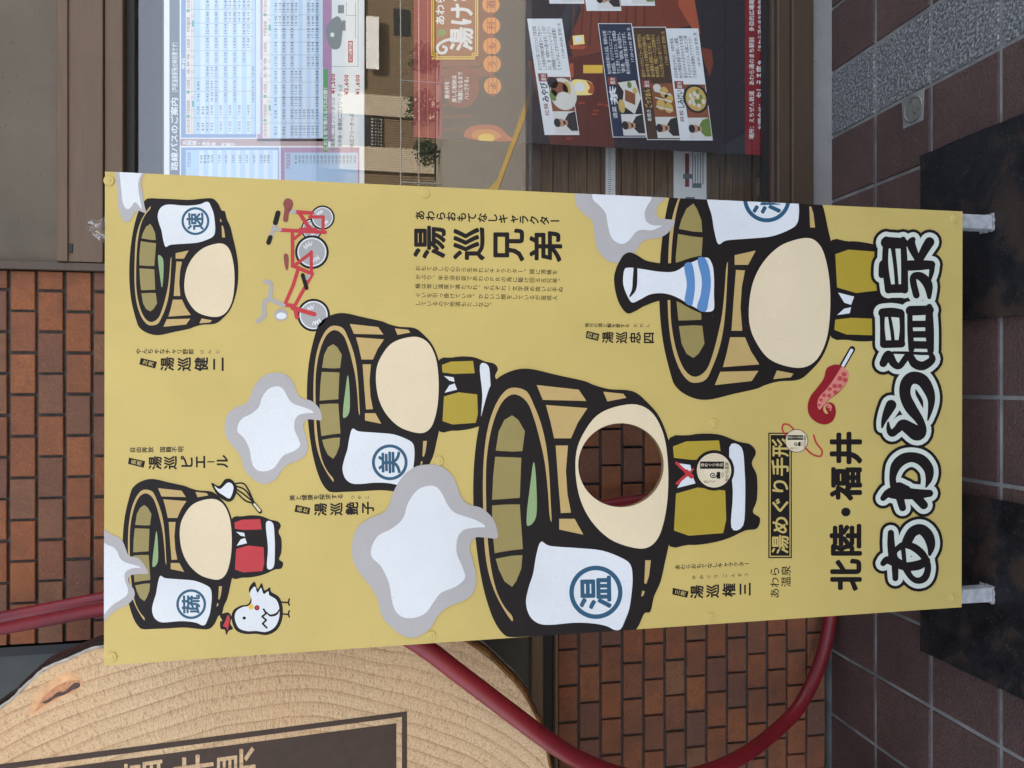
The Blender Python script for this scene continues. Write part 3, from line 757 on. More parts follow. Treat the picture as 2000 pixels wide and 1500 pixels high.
# headline, text block and name lines
pr = Print(BY, CLIP, 1)
pr.down('あわらおもてなしキャラクター', 810, 1094, 420, M['black'], 0, 1.0, .03, wide=.96)
pr.down('湯巡兄弟', 808, 1097, 472, M['black'], 0, 1, .028, centres=[838.7, 916, 992, 1066], size=66)
pr.build('lettering', board)
pr = Print(BY, CLIP, 1)
for line, Y in (('おもてなしの心から生まれたキャラクター。頭に湯桶を', 524), ('かぶり、年中浴衣姿であわらＰＲの為に駆け回る五兄弟。', 541), ('桶は常に温泉で満たされ、それぞれ一文字染め抜いた手ぬ', 558.5), ('ぐいを引っ掛けている。かわいい顔をしているが皆成人', 576), ('しているので地酒もたしなむ。', 592.5)):
    pr.down(line, 810.5, 810.5 + 11.15 * len(line), Y, M['black'], 0, .96, .012)
pr.build('lettering', board)
def name_block(kana, kX0, kX1, kY, ruby, rX, rY, tagtxt, tq, name, cX, nY, size, extra=None):
    pr = Print(BY, CLIP, 1)
    pr.down(kana, kX0, kX1, kY, M['black'], 0, 1.0, .02)
    if ruby: pr.down(ruby, rX[0] - 5, rX[-1] + 5, rY, M['black'], 0, 1, .012, centres=rX, size=8.5)
    pr.area(tq, M['black'], 0)
    (x0, y0), (x1, y1), (x2, y2), (x3, y3) = tq
    ux, uy = (x1 - x0), (y1 - y0); L = math.hypot(ux, uy); ux, uy = ux / L, uy / L
    cx, cy = (x0 + x1 + x2 + x3) / 4, (y0 + y1 + y2 + y3) / 4; em = 10.5
    for i, ch in enumerate(tagtxt):
        d = (i - .5) * 11.5; gx, gy = cx + ux * d, cy + uy * d
        pr.glyphs(ch, (gx + ux * .38 * em - uy * -.5 * em * 0 - uy * .5 * em, gy + uy * .38 * em + ux * .5 * em), (uy * em, -ux * em), (-ux * em, -uy * em), M['yellow'], 1, .012)
    pr.down(name, cX[0], cX[-1], nY, M['black'], 0, 1, .028, centres=cX, size=size)
    pr.build('lettering', board)
name_block('やんちゃなチャリ野郎', 265, 379, 686, 'けんじ', [394.7, 409, 424.7], 687, '次男', [(275, 699), (306.7, 706.7), (303, 719.7), (272, 711.7)], '湯巡健二', [326.7, 360, 393, 426], 711, 28)
name_block('自由奔放 国籍不明', 253, 359, 879, None, None, None, '長男', [(252, 893.7), (283.7, 900.8), (280.5, 913.7), (250, 906)], '湯巡ピエール', [303, 333, 365, 391, 412, 434], 904, 27)
name_block('美と健康を探求する', 565, 670, 972.5, 'つやこ', [689, 702.5, 717], 972, '長女', [(578, 986), (606, 992), (604, 1005), (575, 999.5)], '湯巡艶子', [626, 657, 687.5, 718], 995, 26)
name_block('地元の酒と鮨を愛する', 1142, 1229, 635, 'ただし', [1241, 1253, 1265], 635.5, '四男', [(1146, 646), (1171, 652.5), (1168, 666), (1144, 660)], '湯巡忠四', [1187, 1214, 1240.5, 1267], 659, 23.5)
name_block('あわらおもてなしキャラクター', 1318, 1464, 1108, 'ゆめぐりごんぞう', [1355, 1370, 1384, 1398, 1416, 1431, 1445, 1458], 1128, '三男', [(1314, 1148), (1345, 1155), (1342, 1167.5), (1313, 1161)], '湯巡権三', [1361, 1392, 1423.6, 1455], 1156, 27)

# red tandem tricycle
def q(pts): return [(500 + p[0] / 4, 375 + p[1] / 4) + ((p[2] / 4,) if len(p) > 2 else ()) for p in pts]
pr = Print(BY, CLIP, 1)
def wheel(cx, cy, r, l0):
    cx, cy, r = 500 + cx / 4, 375 + cy / 4, r / 4
    pr.area(ellipse(cx, cy, r, r), M['black'], l0); pr.area(ellipse(cx, cy, r * .86, r * .86), M['white'], l0 + 1); pr.area(ellipse(cx, cy, r * .78, r * .78), M['wheel_grey'], l0 + 2)
    for a0 in (.6, 3.6):
        zg = [(cx + r * (.62 if i % 2 else .38) * math.cos(a0 + i * .16), cy + r * (.62 if i % 2 else .38) * math.sin(a0 + i * .16)) for i in range(8)]
        pr.area(stroke(zg, 0, False, r=.8), M['white'], l0 + 3)
wheel(435, 290, 84, 0); wheel(520, 200, 95, 3); wheel(437, 470, 132, 3); wheel(450, 962, 128, 3)
red_pcs = []
for pts, w in (([(295, 155), (440, 165)], 15), ([(420, 195), (525, 195), (522, 305)], 13), ([(340, 165), (395, 250), (435, 300)], 16), ([(195, 297), (540, 315)], 15), ([(350, 300), (460, 300)], 22), ([(285, 315), (286, 580)], 14), ([(300, 365), (362, 312)], 12),
               ([(300, 575), (432, 475)], 13), ([(432, 468), (434, 640)], 13), ([(285, 575), (440, 640)], 15), ([(330, 600), (290, 730), (225, 880)], 14), ([(440, 640), (310, 875)], 14), ([(215, 880), (300, 890), (320, 980)], 16), ([(285, 905), (455, 955)], 18)):
    red_pcs += stroke(q(pts), 0, False, r=w / 4)
pr.area(red_pcs, M['red'], 7)
pr.area(stroke(q([(70, 700), (115, 720), (105, 830), (70, 855), (62, 900), (65, 960), (15, 1010)]), 0, True, r=4.2) + stroke(q([(100, 835), (160, 860), (215, 885)]), 0, True, r=4), M['metal_grey'], 8)
pr.area(ellipse(*q([(195, 960)])[0], 13, 12), M['metal_grey'], 9); pr.area(ellipse(*q([(198, 968)])[0], 10, 6.5), M['white'], 10)
pr.area(stroke(q([(172, 165), (152, 240)]), 0, False, r=5), M['black'], 9); pr.area(stroke(q([(150, 250), (118, 345)]), 0, False, r=4) + stroke(q([(150, 290), (190, 295)]), 0, False, r=3), M['metal_grey'], 8); pr.area(stroke(q([(112, 355), (98, 395)]), 0, False, r=4.6), M['black'], 9)
pr.area(catmull(q([(250, 50), (280, 62), (292, 95), (280, 130), (258, 165), (250, 225), (232, 236), (212, 222), (215, 185), (222, 130), (212, 95), (225, 60)])), M['seat_brown'], 8)
pr.area(catmull(q([(230, 480), (252, 495), (255, 540), (250, 600), (235, 608), (222, 560), (216, 500)])), M['seat_brown'], 8)
pr.area(stroke(q([(275, 150), (300, 155)]), 0, False, r=4), M['metal_grey'], 8)
pr.area(stroke(q([(365, 650), (395, 750)]), 0, False, r=4), M['black'], 9); pr.area(catmull(q([(385, 655), (425, 645), (415, 675), (392, 690)])), M['metal_grey'], 9)
pr.build('tricycle_picture', board)

# plain white hen and a whisk
pr = Print(BY, CLIP, 1)
hen = [(452, 1208), (456, 1192), (470, 1183), (484, 1180), (490, 1168), (486, 1150), (497, 1136), (503, 1150), (511, 1139), (517, 1153), (527, 1147), (530, 1156), (545, 1166), (552, 1185), (551, 1210), (541, 1230), (522, 1240), (500, 1238), (478, 1238), (460, 1230)]
hc = (502, 1200)
pr.area(catmull([(445, 1196), (452, 1205), (450, 1218), (455, 1228), (447, 1232), (442, 1240), (439, 1230), (431, 1228), (430, 1214), (434, 1212), (430, 1202)]), M['black'], 0)
pr.area(catmull(hen), M['black'], 1)
pr.area(catmull([(445, 1201), (449, 1208), (447, 1220), (444, 1232), (442, 1226), (436, 1222), (440, 1213)]), M['red'], 1)
pr.area(catmull([(hc[0] + (x - hc[0]) * .87, hc[1] + (y - hc[1]) * .85) for x, y in hen]), M['white'], 2)
pr.area(stroke([(521, 1196, 1), (528, 1202, 2), (540, 1199, 2.2), (546, 1190, 1)]), M['black'], 3)
pr.area(stroke([(515, 1190), (520, 1198), (512, 1204), (520, 1211), (513, 1218), (521, 1226)], 0, False, r=1.8), M['black'], 3)
pr.area(ellipse(477, 1207, 3.4, 3), M['black'], 3); pr.area(catmull([(485, 1183), (493, 1180), (495, 1188), (488, 1190)]), M['beak'], 4); pr.area(ellipse(502, 1187, 5, 5), M['black'], 3); pr.area(ellipse(502, 1187, 3.2, 3.2), M['red'], 4)
pr.area([p for yy in (1176, 1199) for p in stroke([(550, yy), (563, yy + 1), (565, yy - 6)], 0, False, r=1.6) + stroke([(563, yy), (565, yy + 6)], 0, False, r=1.6)], M['black'], 0)
pr.build('hen_picture', board)
pr = Print(BY, CLIP, 10)
pr.area([p for c in (-14, -5, 4, 13) for p in stroke([(455, 950 + c * .3), (478, 962 + c * 1.15), (497, 983)], 0, True, r=1.5)], M['black'], 0)
pr.area(catmull([(413, 943), (428, 949), (440, 936), (453, 937), (463, 952), (458, 972), (447, 980), (430, 972), (420, 960)]), M['black'], 1)
pr.area(catmull([(419, 949), (430, 955), (444, 943), (453, 945), (456, 955), (449, 973), (436, 967), (426, 960)]), M['white'], 2)
pr.area(stroke([(496, 984), (508, 999)], 0, False, r=4.2), M['black'], 1); pr.area(stroke([(497, 985), (507, 997)], 0, False, r=2.2), M['cream'], 2)
pr.build('whisk_picture', board)

# painted-over screw heads
for (X, Y) in ((213, 353), (830, 378), (1864, 427), (218, 1283), (842, 1241), (1387, 1205), (1861, 1168), (1395, 826), (857, 900)):
    x, z = P(X, Y, BY); m = MB(); m.disc(x, z, BY - .0001, BY - .0022, .0096, .0088, 28); m.disc(x, z, BY - .0019, BY - .0029, .0045, .003, 16)
    m.build('screw_head', M['yellow'], board)

# legs of square tube welded to flat steel plates
def leg(Ya, Yb):
    xa = P(1900, Yb, BY + .014)[0]; xb_ = P(1900, Ya, BY + .014)[0]
    cx = (xa + xb_) / 2; w = .0165
    m = MB(); m.box(cx - w, cx + w, BY + .0135, BY + .0465, .0122, 1.86, 0, .003); o = m.build('leg', M['steel'], board)
    m = MB(); pts = [(cx + (w + .002) * sx_, BY + .03 + (.0165 + .002) * sy_, .0135) for sx_, sy_ in ((-1, -1), (1, -1), (1, 1), (-1, 1), (-1, -1))]
    path = []
    for a, b in zip(pts[:-1], pts[1:]):
        for k in range(7): path.append((a[0] + (b[0] - a[0]) * k / 7, a[1] + (b[1] - a[1]) * k / 7, .0132 + .0012 * math.sin(k * 2.4)))
    m.tube(path + [pts[0]], [.0028 + .0009 * math.sin(i * 1.9) for i in range(len(path) + 1)], 8); m.build('weld_bead', M['weld'], o)
    return cx
leg(448, 416); leg(1182, 1147)
def base_plate(x0, x1, y0, y1):
    bm = bmesh.new(); N = 40; top = []
    rnd = random.Random(int(x0 * 100))
    def rim(k):
        t = k / N * 4; sde = int(t) % 4; f = t - int(t); wob = rnd.uniform(-.0016, .0016)
        return [(x0 + (x1 - x0) * f, y0 + wob), (x1 + wob, y0 + (y1 - y0) * f), (x1 - (x1 - x0) * f, y1 + wob), (x0 + wob, y1 - (y1 - y0) * f)][sde]
    pts = [rim(k) for k in range(N)]
    v = [(x, y, .012) for x, y in pts] + [(x, y, .0015) for x, y in pts]
    f = [tuple(range(N))] + [(N + k, N + (k + 1) % N, (k + 1) % N, k) for k in range(N)]
    return link('base_plate', v, f, M['plate'], board)
base_plate(.154, .60, 1.20, 1.728); base_plate(-.70, -.268, 1.20, 1.728)

# ------------------------------------------------------------------ tree-slice sign
SY = 1.66
def wood_slice_mat():
    t = NT('tree_slice_wood'); co = t.coord()
    co = t.n('ShaderNodeVectorMath', operation='ADD', i_1=(.23, 0, -.69)); t.l(t.coord(), co.inputs[0]); co = co.outputs[0]
    sep = t.n('ShaderNodeSeparateXYZ'); warp = t.n('ShaderNodeTexNoise'); warp.inputs['Scale'].default_value = 2.6; warp.inputs['Detail'].default_value = 2
    t.l(co, warp.inputs['Vector'])
    wv = t.n('ShaderNodeVectorMath', operation='MULTIPLY_ADD'); t.l(warp.outputs['Color'], wv.inputs[0]); wv.inputs[1].default_value = (.06, .06, .06); t.l(co, wv.inputs[2])
    t.l(wv.outputs[0], sep.inputs[0])
    r2 = t.math('ADD', t.math('POWER', t.math('ABSOLUTE', sep.outputs[0]), 2.0), t.math('POWER', t.math('MULTIPLY', t.math('ABSOLUTE', sep.outputs[2]), .93), 2.0))
    r = t.math('SQRT', r2)
    ph = t.math('MULTIPLY', r, 36.0)
    fr = t.math('FRACT', ph)
    ring = t.ramp(fr, [(0, (.05, .05, .05)), (.6, (.18, .18, .18)), (.86, (.45, .45, .45)), (.94, (1, 1, 1)), (1, (.05, .05, .05))])
    fr2 = t.math('FRACT', t.math('MULTIPLY', r, 97.0)); ring = t.mix(.25, ring, t.ramp(fr2, [(0, (.1, .1, .1)), (.7, (.25, .25, .25)), (.9, (.8, .8, .8)), (1, (.1, .1, .1))]))
    ringn = t.mix(t.ramp(t.noise(co, 6, 3), [(.3, (.45, .45, .45)), (.6, (1, 1, 1))]), (0.12, .12, .12, 1), ring)
    base = t.ramp(t.noise(co, 3, 4), [(.3, rgb(205, 172, 130)), (.7, rgb(214, 186, 146))])
    c = t.mix(t.ramp(ringn, [(.12, (0, 0, 0)), (.85, (.75, .75, .75))]), base, rgb(150, 106, 72))
    # chipped grain: short pits laid along the radius
    ang = t.math('ARCTAN2', sep.outputs[2], sep.outputs[0])
    cb = t.n('ShaderNodeCombineXYZ'); t.l(t.math('MULTIPLY', ang, 62), cb.inputs[0]); t.l(t.math('MULTIPLY', r, 34), cb.inputs[1])
    pit = t.noise(cb.outputs[0], 1.5, 4, .65)
    c = t.mix(t.ramp(pit, [(.30, (.5, .5, .5)), (.40, (.12, .12, .12)), (.47, (0, 0, 0))]), c, rgb(136, 100, 72))
    cb2 = t.n('ShaderNodeCombineXYZ'); t.l(t.math('MULTIPLY', ang, 120), cb2.inputs[0]); t.l(t.math('MULTIPLY', r, 100), cb2.inputs[1])
    pit2 = t.noise(cb2.outputs[0], 1.7, 3, .6, .4)
    c = t.mix(t.ramp(pit2, [(.33, (.4, .4, .4)), (.45, (0, 0, 0))]), c, rgb(140, 104, 76)); c = t.mix(t.ramp(pit2, [(.6, (0, 0, 0)), (.75, (.35, .35, .35))]), c, rgb(226, 202, 166))
    nm = t.bump(pit, .8, .008, t.bump(pit2, .8, .004)); nm = t.bump(ringn, .12, .002, nm)
    return t.set(c, .62, .3, nm)
M['slice'] = wood_slice_mat()
M['bark'] = plain('black_bark', (.016, .013, .012, 1), .32, .5, 40, .5, .8)
def side_mat():
    t = NT('bark_side'); co = t.coord((30, 5, 30))
    c = t.ramp(t.noise(co, 1.2, 5, .6), [(.3, rgb(70, 48, 28)), (.55, rgb(132, 92, 48)), (.75, rgb(168, 124, 72))])
    return t.set(c, .5, .4, t.bump(t.noise(co, 2, 4), .5, .003))
M['slice_side'] = side_mat()
M['bark_glint'] = plain('pale_bark_highlight', rgb(158, 152, 140), .35, .2, 60, .5, .3)  # pale rim colour carries the highlight along the glossy bark edge
M['plaque'] = plain('brown_plaque', rgb(64, 50, 41), .5, .15, 30, .2, .1)
M['post'] = plain('dark_post', rgb(70, 52, 40), .7, .2, 30)
out_px = [(1082, 1560), (1078, 1500), (1066, 1440), (1048, 1392), (1020, 1345), (985, 1306), (940, 1268), (890, 1236), (830, 1212), (760, 1192), (690, 1184), (610, 1180), (520, 1186), (430, 1200), (340, 1222), (260, 1246), (215, 1259), (185, 1262), (155, 1273), (125, 1287), (98, 1297), (72, 1313), (48, 1335), (25, 1358), (0, 1378), (-45, 1412), (-90, 1470), (-130, 1560)]
out = [P(X, Y, SY) for X, Y in out_px]
cxs, czs = -1.17, 1.55
# the far side, outside the photo, closes as a rough round
a0 = math.atan2(out[-1][1] - czs, out[-1][0] - cxs); a1 = math.atan2(out[0][1] - czs, out[0][0] - cxs)
r0 = math.hypot(out[-1][0] - cxs, out[-1][1] - czs); r1 = math.hypot(out[0][0] - cxs, out[0][1] - czs)
while a1 < a0: a1 += 2 * math.pi
for k in range(1, 24):
    f = k / 24; a = a0 + (a1 - a0) * f; rr = r0 + (r1 - r0) * f + .02 * math.sin(k * 1.7)
    out.append((cxs + rr * math.cos(a), czs + rr * math.sin(a)))
out = catmull(out, 4)
slab = thing('tree_slice_sign', 'big upright slice of tree trunk with black bark rim and a framed brown plaque', 'wooden sign', (cxs, SY, 1.0))
def shrink(d):
    res = []
    for i, (x, z) in enumerate(out):
        nx, nz = cxs - x, czs - z; L = math.hypot(nx, nz); res.append((x + nx / L * d, z + nz / L * d))
    return res
N = len(out); v, f, ids = [], [], []
wob = lambda i, s: s * (math.sin(i * .9) + .6 * math.sin(i * 2.3 + 1))
rings = [(0, .007, .0), (0, .0055, .002), (1, .001, .003), (1, -.004, .014), (2, -.006, .03), (2, -.006, .055), (1, -.001, .07), (1, .012, .08)]
for (m_, d, yy) in rings:
    for i, (x, z) in enumerate(shrink(d)): v.append((x, SY + yy + wob(i, .0012), z + wob(i + 3, .0012)))
tri = delaunay_2d_cdt([Vector((x, z)) for x, z in shrink(.007)], [], [list(range(N))], 1, 1e-5)
base_n = len(v); v += [(p[0], SY + .0, p[1]) for p in tri[0]]
for t_ in tri[2]:
    a, b, c = (v[base_n + i] for i in t_); ny = (b[2] - a[2]) * (c[0] - a[0]) - (b[0] - a[0]) * (c[2] - a[2])
    f.append(tuple(base_n + i for i in (t_ if ny < 0 else reversed(t_)))); ids.append(0)
for k in range(len(rings) - 1):
    for i in range(N):
        j = (i + 1) % N; f.append((k * N + i, k * N + j, (k + 1) * N + j, (k + 1) * N + i)); ids.append((4 if k in (0, 1) else 2) if out[i][1] > 1.35 else (0, 3, 3, 2, 4, 2, 2)[k])
f.append(tuple((len(rings) - 1) * N + i for i in range(N))); ids.append(3)
mats_ = [M['slice'], M['slice'], M['bark'], M['slice_side'], M['bark_glint']]
link('wood_slice', v, f, mats_, slab, ids)
# knot
kn = Print(SY, None, 3)
M['knot'] = plain('wood_knot', rgb(176, 124, 84), .6, .3, 120); M['knot_dark'] = plain('knot_crack', rgb(76, 56, 48), .7, .3, 160)
M['knot_rim'] = plain('wood_knot_rim', rgb(200, 156, 112), .6, .2, 60)
kn.area(catmull([(55, 1392), (75, 1352), (100, 1328), (130, 1312), (152, 1315), (162, 1332), (150, 1350), (115, 1366), (85, 1385), (66, 1396)]), M['knot_rim'], 0)
kn.area(catmull([(70, 1388), (84, 1362), (108, 1342), (135, 1330), (156, 1330), (150, 1346), (115, 1362), (84, 1380)]), M['knot'], 1)
kn.area(catmull([(84, 1371), (100, 1362), (112, 1352), (126, 1350), (138, 1340), (147, 1333), (156, 1335), (155, 1342), (143, 1347), (128, 1356), (110, 1362), (98, 1370), (88, 1374)]), M['knot_dark'], 2)
kn.build('knot', slab)
pq = thing('plaque', '', '', (0, 0, 0)); del pq['label']; del pq['category']; pq.parent = slab
fr = Print(SY, None, 8)
fr.area([[(-120, 1508), (795, 1389), (795, 1700), (-120, 1700)]], M['plaque'], 0, [[(-112, 1519), (785, 1400), (785, 1690), (-112, 1690)]])
fr.area([(-104, 1529), (774, 1412.5), (774, 1660), (-104, 1660)], M['plaque'], 0)
fr.build('framed_panel', pq)
tx = Print(SY, None, 10)
for ch, X0 in (('福', 238), ('井', 338), ('県', 420)):
    em = 84; sl = -.131
    Xc = X0 + 40; Yc = 1512 + sl * (Xc - 380)
    tx.glyphs(ch, (Xc + .38 * em - sl * .5 * em * -1 * 0, Yc + .5 * em + sl * .38 * em), (0.0 * em - .131 * em * 0, -em), (-em, .131 * em), M['slice'], 0, .012)
tx.build('lettering', pq)
m = MB()
for xx in (-1.55, -1.25): m.box(xx - .04, xx + .04, SY + .084, SY + .16, 0, 1.9, 0, .004)
m.box(-1.75, -1.12, SY + .02, SY + .24, .0, .06, 0, .004); m.build('post', M['post'], slab)

# ------------------------------------------------------------------ red hose looping from the wall over the sign to the paving
def PP(X, Y, y): x, z = P(X, Y, y); return (x, y, z)
hp = [(-150, 1236, 2.06), (-60, 1218, 2.06), (0, 1206, 2.06), (195, 1168, 2.06), (500, 1110, 2.07), (800, 1055, 2.08), (1050, 1012, 2.08), (1228, 982, 2.09), (1380, 965, 2.09), (1500, 970, 2.09), (1580, 1010, 2.08), (1618, 1080, 2.08), (1626, 1150, 2.08), (1619, 1225, 2.08),
      (1600, 1300, 2.07), (1562, 1378, 2.04), (1510, 1432, 1.98), (1440, 1482, 1.88), (1350, 1516, 1.78), (1240, 1520, 1.68), (1140, 1488, 1.62), (1070, 1446, 1.59), (1000, 1394, 1.575), (905, 1322, 1.57), (810, 1252, 1.57), (700, 1196, 1.58), (580, 1166, 1.60), (450, 1158, 1.64), (330, 1172, 1.70), (195, 1191, 1.78), (80, 1213, 1.84), (0, 1229, 1.88), (-80, 1245, 1.92), (-150, 1258, 1.95)]
rad = [.0145] * 4 + [.017, .018, .019, .0198] + [.0198] * 18 + [.019, .018, .0165, .0155, .0145] + [.0138] * 3
hp4 = [(*PP(*p), r) for p, r in zip(hp, rad)]
def cat4(pts, n):
    out = []
    for i in range(len(pts) - 1):
        p0, p1, p2, p3 = (np.array(pts[max(0, min(len(pts) - 1, i + k))]) for k in (-1, 0, 1, 2))
        for k in range(n):
            t = k / n; out.append(.5 * ((2 * p1) + (-p0 + p2) * t + (2 * p0 - 5 * p1 + 4 * p2 - p3) * t * t + (-p0 + 3 * p1 - 3 * p2 + p3) * t ** 3))
    out.append(np.array(pts[-1])); return out
hc_ = cat4(hp4, 6)
hc_ = [np.array([p[0], min(p[1], WALL - p[3] - .004), max(p[2], p[3] + .001), p[3]]) for p in hc_]
m = MB(); m.tube([tuple(p[:3]) for p in hc_], [p[3] for p in hc_], 18)
hose = m.build('red_hose', M['hose'], None, True, loc=(-.7, 2.05, 0))
tag(hose, 'thick red rubber hose looping across the brick wall and the tree slice', 'hose')

# ------------------------------------------------------------------ drain cap in the paving and a scrap of clear film
dx, dy = None, None
v_ = (1785 - 1000) / FPX; u_ = (750 - 213) / FPX
tg = HCAM / (v_ * CP + SP); dx, dy = u_ * tg, (CP - v_ * SP) * tg
cap = thing('drain_cap', 'small round metal cover set in a mortar patch between paving tiles', 'drain cover', (dx, dy, 0))
m = MB(); pts = [(dx - .042, dy - .036), (dx + .040, dy - .040), (dx + .044, dy + .046), (dx - .040, dy + .040)]
m.add([(x, y, .0008) for x, y in pts] + [(x, y, -.01) for x, y in pts], [(0, 1, 2, 3), (4, 5, 1, 0), (5, 6, 2, 1), (6, 7, 3, 2), (7, 4, 0, 3)]); m.build('mortar_patch', M['grout'], cap)
def flat_ring(r0, r1, z0, z1, seg=40):
    m = MB(); v = []
    for (r, z) in ((r1, z0), (r1, z1 - .001), (r1 - .001, z1), (r0 + .001, z1), (r0, z1 - .001), (r0, z0)):
        v += [(dx + r * math.cos(2 * math.pi * k / seg), dy + r * math.sin(2 * math.pi * k / seg), z) for k in range(seg)]
    f = [(i * seg + k, i * seg + (k + 1) % seg, (i + 1) * seg + (k + 1) % seg, (i + 1) * seg + k) for i in range(5) for k in range(seg)]
    m.add(v, f); return m
M['brass'] = plain('dull_metal', rgb(128, 128, 120), .4, .2, 80, .5, .2, .7)
flat_ring(.029, .0345, .0005, .0045).build('ring', M['brass'], cap)
m = MB(); seg = 40
v = [(dx + .028 * math.cos(2 * math.pi * k / seg), dy + .028 * math.sin(2 * math.pi * k / seg), .0032) for k in range(seg)] + [(dx + .028 * math.cos(2 * math.pi * k / seg), dy + .028 * math.sin(2 * math.pi * k / seg), .0) for k in range(seg)]
m.add(v, [tuple(range(seg))] + [(seg + k, seg + (k + 1) % seg, (k + 1) % seg, k) for k in range(seg)])
lid = m.build('lid', M['brass'], cap)
for s_ in (-1, 1):
    m = MB(); m.add([(dx + .004 + s_ * .016 + .0022 * math.cos(k * math.pi / 5), dy + s_ * .006 + .0022 * math.sin(k * math.pi / 5), .0036) for k in range(10)], [tuple(range(10))])
    m.build('key_hole', M['gasket'], lid)

def film():
    t = NT('clear_film'); t.t.nodes.remove(t.b)
    tr = t.n('ShaderNodeBsdfTransparent'); gl = t.n('ShaderNodeBsdfAnisotropic'); gl.inputs['Roughness'].default_value = .12; gl.inputs[0].default_value = (.9, .9, .9, 1)
    df = t.n('ShaderNodeBsdfTranslucent'); df.inputs[0].default_value = (.8, .8, .8, 1)
    m1 = t.n('ShaderNodeMixShader'); m1.inputs[0].default_value = .3; t.l(gl.outputs[0], m1.inputs[1]); t.l(df.outputs[0], m1.inputs[2])
    m2 = t.n('ShaderNodeMixShader'); m2.inputs[0].default_value = .26; t.l(tr.outputs[0], m2.inputs[1]); t.l(m1.outputs[0], m2.inputs[2])
    t.l(m2.outputs[0], t.out.inputs[0]); return t.m
M['film'] = film()
rn = random.Random(3); fx, fz = P(205, 447, BY + .03); NN = 14
v = []
for i in range(NN):
    for j in range(NN):
        a, b = i / (NN - 1), j / (NN - 1); w_ = .015 + .06 * a
        v.append((fx + (b - .5) * w_ * 1.4 + rn.uniform(-.004, .004), BY + .03 + rn.uniform(-.012, .012), fz + .026 - a * .09 + rn.uniform(-.004, .004)))
fs = [(i * NN + j, i * NN + j + 1, (i + 1) * NN + j + 1, (i + 1) * NN + j) for i in range(NN - 1) for j in range(NN - 1)]
o = link('plastic_film', v, fs, M['film'], None, None, False, loc=(fx, BY + .03, fz - .08))
tag(o, 'crumpled scrap of clear plastic film behind the top edge of the yellow board', 'plastic scrap')

# ------------------------------------------------------------------ bus timetable behind the glass
def paper(name, r, g, b, k=1.0, rough=.5): M[name] = plain('print_' + name, rgb(r, g, b, k), rough, .03, 20, .3); return M[name]
for nm_, c_ in dict(paper_white=(232, 236, 236), paper_blue=(178, 205, 232), cell_blue=(206, 220, 236), slate=(96, 108, 122), frame_blue=(124, 152, 196), mauve=(176, 138, 176), rose=(176, 146, 146),
                    ink=(58, 64, 76), ink_red=(176, 56, 60), ink_brown=(150, 100, 100), p_green=(92, 160, 110), ink_grey=(130, 140, 145), teal=(86, 160, 150), beige=(226, 218, 208), orange=(224, 178, 110)).items(): paper(nm_, *c_)
TY = WALL + .05
tt = thing('bus_timetable_board', 'white framed bus timetable sheet with blue and mauve tables, inside the shop window', 'timetable', (.75, TY, P_z(712, TY)))
x_in = P(500, 500, TY)[0]
m = MB(); zt, zb = P_z(318, TY), P_z(712, TY); m.box(XR + .035, 1.75, TY, TY + .012, zb, zt, 0, .002); m.build('panel', M['paper_white'], tt)
pr = Print(TY, None, 1)
YL, YR = 560, -80
pr.rect(318.5, 320.5, YR, YL, M['slate'], 0); pr.rect(331, 351, YR, YL, M['slate'], 0)
pr.across('路線バスのご案内', 334, 347, 333, 190, M['paper_white'], 1, .02); pr.across('（芦原温泉駅発の時刻表です）', 336, 347, 185, 78, M['paper_white'], 1, .01)
pr.rect(353.5, 501, YR, 269, M['frame_blue'], 0); pr.rect(363, 498, YR, 262, M['paper_blue'], 1)
pr.across('平日', 355, 362, 136, 113, M['paper_white'], 1, .02)
pr.rect(502.5, 648, YR, 276, M['mauve'], 0); pr.rect(513, 626, YR, 270, M['paper_blue'], 1); pr.rect(626, 630, YR, 270, M['mauve'], 1)
pr.across('土日祝日', 505, 512, 152, 116, M['paper_white'], 1, .02)
pr.rect(352, 640, 271, 285, M['rose'], 0); pr.down('丸岡城・永平寺 方面行', 356, 460, 278, M['paper_white'], 1, 1, .02)
pr.rect(353.5, 546, 288, YL, M['frame_blue'], 0); pr.rect(363, 543, 293, YL, M['paper_blue'], 1)
pr.rect(548, 702, 288, YL, M['mauve'], 0); pr.rect(556, 699, 298, YL, M['paper_blue'], 1)
for k in range(7):
    X = 391.5 + 18 * k; pr.rect(X, X + 9, YR, 262, M['cell_blue'], 2)
for k in range(6):
    X = 543 + 16 * k; pr.rect(X, X + 8, YR, 270, M['cell_blue'], 2)
for k in range(9):
    X = 389 + 18 * k
    if X + 8 < 543: pr.rect(X, X + 8, 293, YL, M['cell_blue'], 2)
pr.rect(363, 379, YR, 262, M['beige'], 2); pr.rect(513, 528, YR, 270, M['beige'], 2); pr.rect(363, 376, 293, YL, M['paper_blue'], 2)
for Y in (230, 178, 152, 128, 99, 71, 45, 18): pr.rect(364, 497, Y, Y + .7, M['ink_grey'], 3)
for Y in (240, 190, 160, 134, 107, 82, 57, 29): pr.rect(514, 625, Y, Y + .7, M['ink_grey'], 3)
for X in (374.5, 378.8): pr.rect(X, X + .6, YR, 262, M['ink_grey'], 3)
